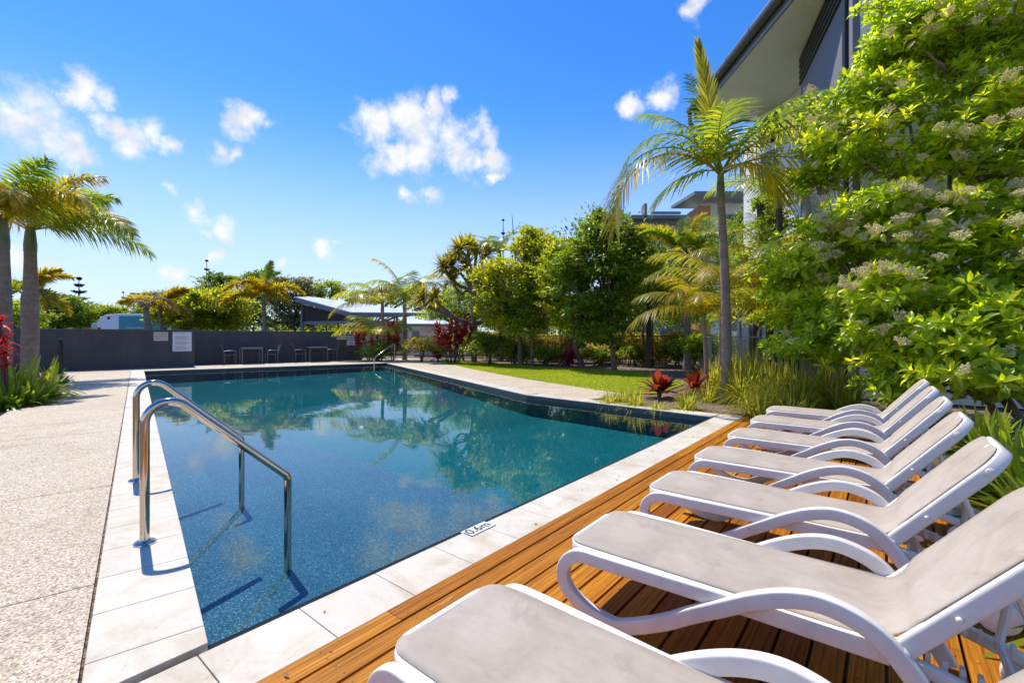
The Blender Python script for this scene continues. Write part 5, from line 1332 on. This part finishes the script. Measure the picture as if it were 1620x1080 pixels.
def big_shrub(label, base, blobs, n_who, nfl, ll, fl_filter=None, stem_pts=()):
    global FL
    base = Vector(base); root = empty('flowering_shrub', base, label, 'shrub', 'cream flowering shrubs behind the loungers'); b = np.array(base)
    vol = np.array([r[0] * r[1] * r[2] for _, r in blobs]) ** .66; share = vol / vol.sum(); parts, tw = [], MB()
    cand = []
    for (c, r), sh in zip(blobs, share):
        c = np.array(c) - b; r = np.array(r); n_ = int(n_who * sh); nc = max(5, int(n_ / 13))
        u_ = unit(RNG.normal(0, 1, (nc, 3))); cc = u_ * r * RNG.uniform(.45, 1.08, (nc, 1)) + c
        idx = RNG.integers(0, nc, n_)
        off = RNG.normal(0, .20, (n_, 3)) * np.array([1.15, 1.15, .34])
        p = cc[idx] + off; up = unit(u_[idx] * .55 + np.array([-.30, -.22, .85]) + off * 1.3 + RNG.normal(0, .2, (n_, 3)))
        keep = p[:, 2] > .05
        p, up, idx = p[keep], up[keep], idx[keep]
        tn = RNG.uniform(-.2, .22, nc)[idx]
        whorls(p, up, 9, ll, parts, tn); cand.append((p, up))
        for i in range(0, len(p), 2):
            q0 = Vector(cc[idx[i]] * .9 + c * .1); q1 = Vector(p[i])
            tw.tube([q0 - Vector((0, 0, .08)), (q0 + q1) / 2, q1], [.009, .007, .004], 4)
        for i in range(0, nc, 2):
            q1 = Vector(cc[i]); q0 = Vector(c - np.array([0, 0, r[2] * .8])); mid_ = (q0 + q1) / 2 + Vector(RNG.normal(0, .12, 3))
            tw.tube(spline([q0, mid_, q1], 3), [.030, .027, .024, .02, .016, .012, .010][:7], 5)
    st = MB()
    for pts in stem_pts:
        sp = spline([Vector(q) - base for q in pts], 4); k = len(sp); st.tube(sp, [.055 * (1 - .55 * i / (k - 1)) for i in range(k)], 8)
    st.build('trunk', M['bark'], root, smooth=True); tw.build('twig', M['twig'], root)
    vv, ff, r = cat(parts); npmesh('foliage', vv, ff, r, M['shrub'], root)
    p = np.concatenate([x for x, _ in cand]); up = np.concatenate([x for _, x in cand])
    w_ = p + b; scr = np.stack([CX + F * w_[:, 0] / w_[:, 1], CY - F * (w_[:, 2] - HC) / w_[:, 1]], 1)
    rel = np.concatenate([(x_ - np.array(c_) + b) / np.array(r_) for (x_, _), (c_, r_) in zip(cand, blobs)])
    vw = unit(-w_ + np.array([0, 0, HC])); face = (rel * vw).sum(1)
    sc_ = np.array([fl_filter(*q) for q in scr]) * np.exp(4.5 * np.clip(face, -1, 1.1)) if fl_filter else np.ones(len(p))
    ids = RNG.choice(len(p), min(nfl, (sc_ > 0).sum()), replace=False, p=sc_ / sc_.sum())
    for i in ids:
        if FL is None:
            o = flower_mesh().build('flower_cluster', M['flower'], root); FL = o
        else: o = copy_part(FL, root)
        o.location = Vector(p[i] + up[i] * .10 + vw[i] * .10); s_ = RNG.uniform(1.0, 1.75); o.scale = (s_, s_, s_); o.rotation_euler = (RNG.normal(0, .4), RNG.normal(0, .4), RNG.uniform(0, 6))
def B_(px, py, d, rx, ry, dy): return E_(px, py, d, rx, ry, dy)
def flo(px, py):
    v_ = .25
    if 1290 < px < 1420 and 330 < py < 460: v_ = 6
    elif 1380 < px < 1620 and 190 < py < 420: v_ = 1.6
    elif 1340 < px < 1450 and 430 < py < 560: v_ = 2
    elif py < 60 and px > 1420: v_ = 1.5
    return v_
st1 = [[D(8.2, 3.6), P(1548, 540, 7.3), P(1552, 380, 7.7), P(1560, 200, 8.3)], [D(7.8, 4.1), P(1590, 500, 7.2), P(1590, 330, 7.6), P(1600, 130, 8.3)], [D(8.6, 3.4), P(1505, 520, 7.8), P(1470, 380, 8.0), P(1440, 200, 8.8)], [D(8.7, 3.7), P(1520, 540, 8), P(1500, 400, 8.2), P(1510, 120, 9)]]
big_shrub('tall cream flowering shrub with glossy leaves filling the upper right corner', D(8.4, 3.6), [
    B_(1500, 60, 9.0, 110, 80, .45), B_(1610, 120, 8.2, 90, 90, .45), B_(1600, 20, 8.5, 90, 70, .45), B_(1405, 130, 9.3, 76, 74, .45), B_(1345, 185, 9.3, 60, 60, .45), B_(1430, 235, 8.6, 100, 76, .45), B_(1540, 230, 8.2, 96, 80, .45), B_(1620, 280, 7.5, 70, 80, .45),
    B_(1405, 335, 8.1, 84, 64, .45), B_(1510, 350, 7.7, 94, 70, .45), B_(1610, 390, 7.0, 70, 70, .45), B_(1460, 440, 7.5, 96, 60, .45), B_(1560, 460, 7.0, 80, 56, .45), B_(1425, 40, 9.4, 74, 56, .45), B_(1318, 205, 9.7, 38, 36, .4), B_(1296, 275, 9.9, 40, 42, .4)], 2250, 92, .21, flo, st1)
st2 = [[D(9.6, 2.6), P(1400, 540, 8.8), P(1380, 460, 8.8), P(1360, 400, 8.8)], [D(9.8, 2.3), P(1370, 560, 9.2), P(1340, 470, 9.2)]]
big_shrub('lower cream flowering shrub leaning out over the tussock grass', D(9.5, 2.3), [
    B_(1340, 390, 9.0, 66, 56, .5), B_(1390, 465, 8.3, 76, 52, .5), B_(1295, 420, 9.6, 46, 46, .5), B_(1420, 540, 7.8, 74, 46, .45), B_(1290, 555, 9.0, 46, 28, .4), B_(1335, 500, 8.8, 54, 46, .5), B_(1262, 505, 9.8, 36, 44, .4), B_(1250, 440, 10.2, 40, 40, .5)], 1050, 40, .21, flo, st2)
st3 = [[D(6.2, 4.1), P(1600, 560, 6.4), P(1610, 500, 6.4)], [D(6.8, 3.8), P(1565, 580, 6.7), P(1545, 520, 6.7)]]
big_shrub('low dark leafed shrub between the lilies and the bare stems at the right', D(6.6, 3.9), [
    B_(1500, 530, 7.2, 90, 66, .4), B_(1600, 520, 6.5, 90, 80, .4), B_(1460, 590, 7.3, 70, 40, .35), B_(1560, 600, 6.5, 76, 40, .35)], 520, 4, .22, flo, st3)
# bare twiggy bush beside the tussocks
tb_ = empty('dry_shrub', G(1352, 652), 'bare twiggy dry shrub beside the tussock grass', 'shrub'); m_ = MB(); rr_ = random.Random(4)
def grow_twig(p, d_, L_, r_, lev):
    q = p + d_ * L_ * .5 + Vector((rr_.uniform(-1, 1), rr_.uniform(-1, 1), 0)) * L_ * .08; e = p + d_ * L_
    m_.tube([p, q, e], [r_, r_ * .8, r_ * .6], 5)
    if lev:
        for _ in range(3 if lev > 1 else 4):
            nd = (d_ + Vector((rr_.uniform(-1, 1), rr_.uniform(-1, 1), rr_.uniform(-.3, .8))) * .8).normalized(); grow_twig(p.lerp(e, rr_.uniform(.5, 1)), nd, L_ * rr_.uniform(.5, .8), r_ * .6, lev - 1)
for _ in range(6): grow_twig(Vector((rr_.uniform(-.15, .15), rr_.uniform(-.15, .15), 0)), Vector((rr_.uniform(-.6, .6), rr_.uniform(-.6, .6), 1)).normalized(), .42, .013, 3)
m_.build('twig', M['twig'], tb_)

# ------------------------------------------------------------------ big apartment building on the right
HB = 10.0
def SF(px, py):                                   # a point of the soffit plane seen at this pixel
    d_ = F * HB / (CY - py); return Vector(((px - CX) / F * d_, d_, HC + HB))
ab = empty('apartment_building', (12, 14, 0), 'tall white and blue grey apartment building with deep cream eaves on the right', 'building')
off = Vector((12, 14, 0))
def AB(o):
    o.parent = ab; o.location = -off + o.location; return o
e0, e1 = SF(1099, 184), SF(1250, 0); e1 = e0 + (e1 - e0) * 3.2
w1 = SF(1266.7, 89); wdir = (SF(1305, 0) - w1); wdir.z = 0; wdir.normalize()
w0 = w1 + wdir * 5.9
b1_ = SF(1205, 172); b2_ = SF(1236, 163); 
AB(MB().slab([e1, Vector((24, e1.y, e1.z)), Vector((24, e0.y + 1.6, e0.z)), e0], .06).build('soffit', M['soffit'], None))
AB(MB().slab([e1 + Vector((-.02, 0, .52)), Vector((24, e1.y, e1.z + 2.2)), Vector((24, e0.y + 1.6, e1.z + 2.2)), e0 + Vector((-.02, .02, .52))], .12).build('roof', M['gutter'], None))
fa = MB(); fa.wallseg((e0.x, e0.y), (e1.x, e1.y), e0.z - .10, e0.z + .42, .05); fa.wallseg((e0.x, e0.y + .03), (24, e0.y + 1.63), e0.z - .10, e0.z + .42, .04)
AB(fa.build('fascia', M['gutter'], None))
gt = MB(); gp_ = [e0 + Vector((-.16, .15, .30)), e1 + Vector((-.16, 0, .30))]; gt.tube(gp_, .165, 14)
for i in range(14): 
    c = gp_[0].lerp(gp_[1], (i + .35) / 14); gt.tube([c - Vector((0, .03, 0)), c + Vector((0, .03, 0))], .178, 14)
AB(gt.build('gutter', M['alu'], None, smooth=True))
AB(MB().tube([e0 + Vector((-.16, .2, .25)), e0 + Vector((-.12, .2, -.25)), e0 + Vector((.05, .2, -.45)), e0 + Vector((.5, .3, -.45))], .09, 10).build('downpipe', M['alu'], None, smooth=True))
# blue grey bay
nb_ = Vector((-wdir.y, wdir.x, 0)); nb_ = nb_ if nb_.x > 0 else -nb_
bay_e = w1 + wdir * 5.5
AB(MB().prism([(w1.x, w1.y), (bay_e.x, bay_e.y), (bay_e.x + nb_.x * 4, bay_e.y + nb_.y * 4), (w1.x + nb_.x * 4, w1.y + nb_.y * 4)], 0, e0.z - .065).build('bay_wall', M['bluegrey'], None))
lv = MB()
for i in range(5):
    a = w1 - nb_ * .06 + wdir * .02; b_ = w1 - nb_ * .06 + wdir * 4.4
    lv.wallseg((a.x, a.y), (b_.x, b_.y), e0.z - 1.05 + i * .2, e0.z - .93 + i * .2, .05)
AB(lv.build('louvre', M['black'], None))
dp = bay_e - nb_ * .12 - wdir * .3
AB(MB().tube([(dp.x, dp.y, 0), (dp.x, dp.y, e0.z - .1)], .09, 10).build('downpipe', M['black'], None, smooth=True))
dp2 = bay_e + wdir * .12 - nb_ * .02
AB(MB().box((dp2.x, dp2.y, 5.5), (.26, .26, 11), math.atan2(wdir.y, wdir.x)).build('corner_column', M['bluegrey'], None))
# white walls: right of the bay, and the set-back wall left of it
wz = bay_e + wdir * .26
wend = wz + Vector((.80, -.60, 0)) * 9
AB(MB().wallseg((wz.x, wz.y), (wend.x, wend.y), 0, e0.z - .07, .3).build('wall', M['white'], None))
bk_ = w1 + Vector((-.15, 2.2, 0))
AB(MB().prism([(b2_.x, b2_.y), (w1.x + 1.2, w1.y + .6), (20, w1.y + 1), (20, b2_.y + 4), (b2_.x + .4, b2_.y + 4)], 0, e0.z - .08).build('wall', M['white'], None))
wf = SF(1205, 173)
AB(MB().prism([(wf.x + .1, wf.y + .5), (b2_.x - .01, b2_.y + .05), (b2_.x - .01, b2_.y + .45), (wf.x + .5, wf.y + .8)], 0, e0.z - .09).build('wall', M['white'], None))
for z0, z1 in ((9.9, 11.2), (7.0, 9.6), (3.8, 6.4)):
    a = Vector((wf.x + .12, wf.y + .48)); b_ = Vector((b2_.x - .05, b2_.y + .06))
    fr_ = AB(MB().wallseg(a + Vector((.0, -.05)), b_ + Vector((-.0, -.05)), z0 - .08, z1 + .08, .1).build('window', M['white'], None))
    d2 = (b_ - a).normalized(); pn = MB().wallseg(a + d2 * .06 + Vector((0, -.07)), b_ - d2 * .06 + Vector((0, -.07)), z0, z1, .05).build('pane', M['glass'], None); pn.parent = fr_
    pn.location = (0, 0, 0)
aw = [P(1158, 463, 17.5), P(1205, 462, 17.5), P(1226, 446, 20), P(1186, 444, 20)]
am = MB().slab(aw, .10); 
for i in range(5): 
    t = (i + .5) / 5; a = aw[0].lerp(aw[3], t) - Vector((0, 0, .16)); b_ = aw[1].lerp(aw[2], t) - Vector((0, 0, .16)); am.tube([a, b_], .05, 6)
AB(am.build('awning', M['fence_grey'], None))
lowb = MB(); a, b_ = BX(1166, 20.4), BX(1330, 17.5); lowb.wallseg((a.x, a.y), (b_.x, b_.y), 0, 4.6, .25)
AB(lowb.build('lower_wall', M['white'], None))
bt = MB()
for i in range(9):
    p = a.lerp(b_, (i + .3) / 9); bt.box((p.x - .04, p.y - .05, 2.3), (.05, .05, 4.5), .1)
AB(bt.build('batten', M['gutter'], None))
# louvred white screen seen through the grey fence
ls = empty('louvre_screen', BX(1172, 18.6), 'white louvred screen behind the grey fence, right of the tall trunk', 'screen'); lm = MB()
for i in range(16): lm.box((0, 0, .35 + i * .075), (.78, .02, .05), -.1)
lm.box((-.40, 0, .75), (.05, .05, 1.5)); lm.box((.40, 0, .75), (.05, .05, 1.5)); lm.build('slat', M['white'], ls)

# ------------------------------------------------------------------ pavilion with skillion roofs
pv = empty('pavilion', BX(560, 40), 'low pavilion with pale skillion roofs and dark slatted gable behind the wall', 'building'); po = Vector(pv.location)
def PV(o): o.parent = pv; o.location = -po; return o
r1_, r2_, r3_, r4_ = P(468, 469.5, 38), P(556, 493.5, 36), P(672, 494.5, 44), P(492, 469, 47)
PV(MB().slab([r1_, r2_, r3_, r4_], .05).build('roof', M['roofwhite'], None))
fm = MB(); 
for a, b_ in ((r1_, r2_), (r2_, r3_), (r4_, r1_)):
    d_ = (b_ - a); n_ = Vector((d_.y, -d_.x, 0)).normalized() * .06
    q = [a + n_ - Vector((0, 0, .055)), b_ + n_ - Vector((0, 0, .055)), b_ - Vector((0, 0, .055)), a - Vector((0, 0, .055))]; fm.slab(q, .36)
PV(fm.build('fascia', M['fascia'], None))
s1, s2 = P(478, 482, 38.3), P(553, 501, 36.4); lo1, lo2 = P(478, 509, 38.3), P(553, 509, 36.4)
sm = MB()
for i in range(12):
    t = i / 12; z = lo1.z + (s1.z - lo1.z) * t
    f_ = 1.0 if z < s2.z else max(.04, (s1.z - z) / (s1.z - s2.z))
    a = Vector((lo1.x, lo1.y)); b_ = a + (Vector((lo2.x, lo2.y)) - a) * f_
    sm.wallseg(a, b_, z, z + (s1.z - lo1.z) / 12 * .72, .05)
bkv = Vector((.08, .12, 0)); sm.add([lo1 + bkv, lo2 + bkv, s2 + bkv, s1 + bkv, lo1 + bkv * 1.6, lo2 + bkv * 1.6, s2 + bkv * 1.6, s1 + bkv * 1.6], [(0,1,2,3),(7,6,5,4),(0,4,5,1),(1,5,6,2),(2,6,7,3),(3,7,4,0)])
PV(sm.build('gable_slats', M['slat'], None))
PV(MB().wallseg((lo1.x, lo1.y - .06), (lo2.x, lo2.y - .06), lo1.z - .22, lo1.z + .02, .16).build('beam', M['fascia'], None))
for px, dd in ((477.5, 38.2), (628, 43)):
    p = BX(px, dd); PV(MB().box((p.x, p.y, 1.9), (.16, .16, 3.8)).build('post', M['fascia'], None))
a, b_ = BX(556, 40.5), BX(660, 43.5); PV(MB().wallseg((a.x, a.y), (b_.x, b_.y), 0, 3.0, .2).build('wall', M['white'], None))
q1, q2, q3, q4 = P(640, 511.5, 37), P(714, 512, 35), P(690, 500.5, 41), P(640, 500, 42)
PV(MB().slab([q1, q2, q3, q4], .06).build('roof', M['roofwhite'], None))
fm = MB(); d_ = (q2 - q1); n_ = Vector((d_.y, -d_.x, 0)).normalized() * .06; fm.slab([q1 + n_ - Vector((0, 0, .065)), q2 + n_ - Vector((0, 0, .065)), q2 - Vector((0, 0, .065)), q1 - Vector((0, 0, .065))], .16)
PV(fm.build('fascia', M['fascia'], None))
a, b_ = BX(645, 39), BX(706, 38); PV(MB().wallseg((a.x, a.y), (b_.x, b_.y), 0, 2.55, .2).build('wall', M['soffit'], None))
w_a, w_b = BX(651, 38.9), BX(664, 38.7)
fr_ = MB().wallseg((w_a.x, w_a.y - .06), (w_b.x, w_b.y - .06), .7, 2.1, .08).build('window', M['white'], None); PV(fr_)
pn = MB().wallseg((w_a.x + .06, w_a.y - .08), (w_b.x - .06, w_b.y - .08), .78, 2.02, .05).build('pane', M['glass'], None); pn.parent = fr_

# ------------------------------------------------------------------ distant buildings
def dist_building(label, loc, build_):
    root = empty('distant_building', loc, label, 'building', 'distant buildings on the skyline'); build_(root)
d = 85; p = BX(262, d)
def f1(root):
    s_ = d / F
    MB().slab([(-57 * s_, 0, HC + 71 * s_), (45 * s_, 0, HC + 68 * s_), (45 * s_, 8, HC + 70 * s_), (-57 * s_, 8, HC + 73 * s_)], .35).build('roof', M['gutter'], root)
    MB().box((8 * s_, 4, (HC + 66 * s_) / 2), (86 * s_, 7, HC + 65 * s_)).build('wall', M['slat'], root)
    MB().box((-46 * s_, .5, (HC + 68 * s_) / 2), (.3, .3, HC + 67 * s_)).build('post', M['gutter'], root)
dist_building('long distant building with thin overhanging roof behind the trees left', p, f1)
d = 95; p = BX(190, d)
def f2(root):
    s_ = d / F
    MB().box((0, 3, (HC + 30 * s_) / 2), (26 * s_, 6, HC + 30 * s_)).build('wall', M['white'], root)
    MB().slab([(-16 * s_, -.5, HC + 32 * s_), (16 * s_, -.5, HC + 32 * s_), (2 * s_, 3, HC + 42 * s_), (-2 * s_, 3, HC + 42 * s_)], .15).build('roof', M['white'], root)
dist_building('small white gabled house peeping over the white truck', p, f2)
d = 52; p = BX(1040, d)
def f3(root):
    s_ = d / F
    MB().box((0, 4, (HC + 185 * s_) / 2), (90 * s_, 8, HC + 185 * s_)).build('wall', M['bluegrey'], root)
    MB().box((0, 3.6, HC + 188 * s_), (100 * s_, 9, .4)).build('roof', M['gutter'], root)
    MB().box((-22 * s_, -.3, HC + 196 * s_), (.3, 1.2, 1.8)).build('fin', M['gutter'], root)
    MB().box((12 * s_, -.3, HC + 196 * s_), (46 * s_, .3, .25)).build('parapet', M['gutter'], root)
    for i in range(4):
        for j in range(3):
            f_ = MB().box((-30 * s_ + i * 20 * s_, -.02, 4 + j * 3.2), (12 * s_, .08, 1.6)).build('window', M['white'], root); MB().box((-30 * s_ + i * 20 * s_, -.05, 4 + j * 3.2), (10 * s_, .06, 1.4)).build('pane', M['glass'], f_)
dist_building('grey apartment block behind the big round tree, left of the tall palm', p, f3)
d = 44; p = BX(1150, d)
def f4(root):
    s_ = d / F
    MB().box((10 * s_, 3, (HC + 212 * s_) / 2), (80 * s_, 6, HC + 212 * s_)).build('wall', M['white'], root)
    MB().slab([(-68 * s_, -2.6, HC + 218 * s_), (45 * s_, -2.6, HC + 218 * s_), (45 * s_, 5, HC + 232 * s_), (-60 * s_, 5, HC + 232 * s_)], .3).build('roof', M['gutter'], root)
    MB().box((-42 * s_, .5, (HC + 204 * s_) / 2), (18 * s_, 3, HC + 204 * s_)).build('wall', M['brick'], root)
    for j in range(4):
        f_ = MB().box((5 * s_, -.02, 3 + j * 3.1), (30 * s_, .1, 1.8)).build('window', M['gutter'], root); MB().box((5 * s_, -.06, 3 + j * 3.1), (28 * s_, .06, 1.6)).build('pane', M['glass'], f_)
dist_building('white upper storey with dark eave and terracotta wall behind the tall palm', p, f4)

# ------------------------------------------------------------------ refuse truck behind the wall
d = 47; s_ = d / F; tp_ = BX(166, d)
tk = empty('refuse_truck', tp_, 'white and teal refuse truck parked behind the wall', 'truck')
zt = HC + 35.5 * s_
bx0, bx1 = 18 * s_, 92 * s_
MB().box(((bx0 + bx1) / 2, 1.2, (.9 + zt) / 2), (bx1 - bx0, 2.4, zt - .9)).build('body', M['teal'], tk, bevel=.05)
MB().box(((bx0 + bx1) / 2, 1.2, zt + .03), (bx1 - bx0 - .02, 2.44, .26)).build('roof', M['truckwhite'], tk, bevel=.05)
MB().box((bx0 + .12, 1.2, (.9 + zt) / 2), (.34, 2.5, zt - .6)).build('frame', M['truckwhite'], tk, bevel=.04)
prof = [(bx0 - .05, .9)] + [(bx0 - .05, zt + .1)]
rx = 32 * s_
for i in range(11):
    a = R(90 + 9 * i); prof.append((bx0 - 12 * s_ + (rx - 9 * s_) * math.cos(a) * 1.0, zt - 1.75 + 1.85 * math.sin(a)))
prof.append((bx0 - 12 * s_ - (rx - 9 * s_), .9))
hv = MB(); k = len(prof); vs = [(x, 0.0, z) for x, z in prof] + [(x, 2.4, z) for x, z in prof]
hv.add(vs, [tuple(range(k)), tuple(range(k, 2 * k))[::-1]] + [(i, (i + 1) % k, k + (i + 1) % k, k + i) for i in range(k)])
tg = hv.build('tailgate', M['truckwhite'], tk, smooth=True, bevel=.05)
for x in (-28, -9): MB().box((x * s_, -.03, HC + 14.8 * s_), (4.5 * s_, .08, 3.2 * s_)).build('tail_light', M['redlight'], tg)
MB().tube([(6 * s_, -.06, zt - .28), (6 * s_, .02, zt - .28)], .13, 14).build('lamp', M['black'], tg)
MB().tube([(-17 * s_, -.03, HC + 19 * s_), (-17 * s_, .02, HC + 19 * s_)], .30, 20).build('emblem', plain('pale_green_decal', (.45, .62, .58), .4), tg)
c = bpy.data.curves.new('lettering', 'FONT'); c.body = 'reduce reuse'; c.size = 5.2 * s_; c.extrude = .004; o = bpy.data.objects.new('lettering', c); C.objects.link(o); o.parent = tk; o.location = (34 * s_, -.012, HC + 14.5 * s_); o.rotation_euler = (R(90), 0, 0); o.data.materials.append(M['truckwhite']); solid_text(o)
ch = MB(); ch.box(((bx0 + bx1) / 2 + 1.2, 1.2, .8), (bx1 - bx0 + 4.5, 1.0, .24)); ch.build('chassis', M['black'], tk)
for x in (-.4, bx1 - 1.4, bx1 + 1.9):
    for y in (.15, 2.1): MB().tube([(x, y, .5), (x, y + .28, .5)], .5, 20).build('wheel', M['rubber'], tk, smooth=True)
cbn = MB().box((bx1 + 1.4, 1.2, 1.9), (2.0, 2.4, 2.2)).build('cab', M['truckwhite'], tk, bevel=.1)
MB().box((bx1 + 1.5, -.01, 2.3), (1.2, .04, .8)).build('window', M['glass'], cbn)

# ------------------------------------------------------------------ a little fallen leaf litter
nl_ = 90; lp_ = []
for _ in range(nl_):
    k = random.random()
    if k < .35: q = POOL[0] + LE * random.uniform(.2, 14) + LN * random.uniform(.35, 2.6)
    elif k < .55: q = A2 + U2 * random.uniform(-.5, 8) + NB * random.uniform(.02, .3)
    elif k < .85: q = A2 + U2 * random.uniform(-.5, 8.2) + V2 * random.uniform(.05, 2.6)
    else: q = POOL[2] + re * random.uniform(0, 9) + rn * random.uniform(.1, 1.5)
    lp_.append((q.x, q.y, .022 if .55 <= k < .85 else .009))
lp_ = np.array(lp_); a_ = RNG.uniform(0, 6.28, nl_)
vv, ff, r = leaves(lp_, np.stack([np.cos(a_), np.sin(a_), RNG.normal(0, .06, nl_)], 1), np.stack([RNG.normal(0, .15, nl_), RNG.normal(0, .15, nl_), np.ones(nl_)], 1), RNG.uniform(.012, .045, nl_), RNG.uniform(.008, .02, nl_))
tag(npmesh('leaf_litter', vv, ff, r, M['palm_dead']), 'scattered dry fallen leaves on the paving and deck', 'leaf litter', kind='stuff')
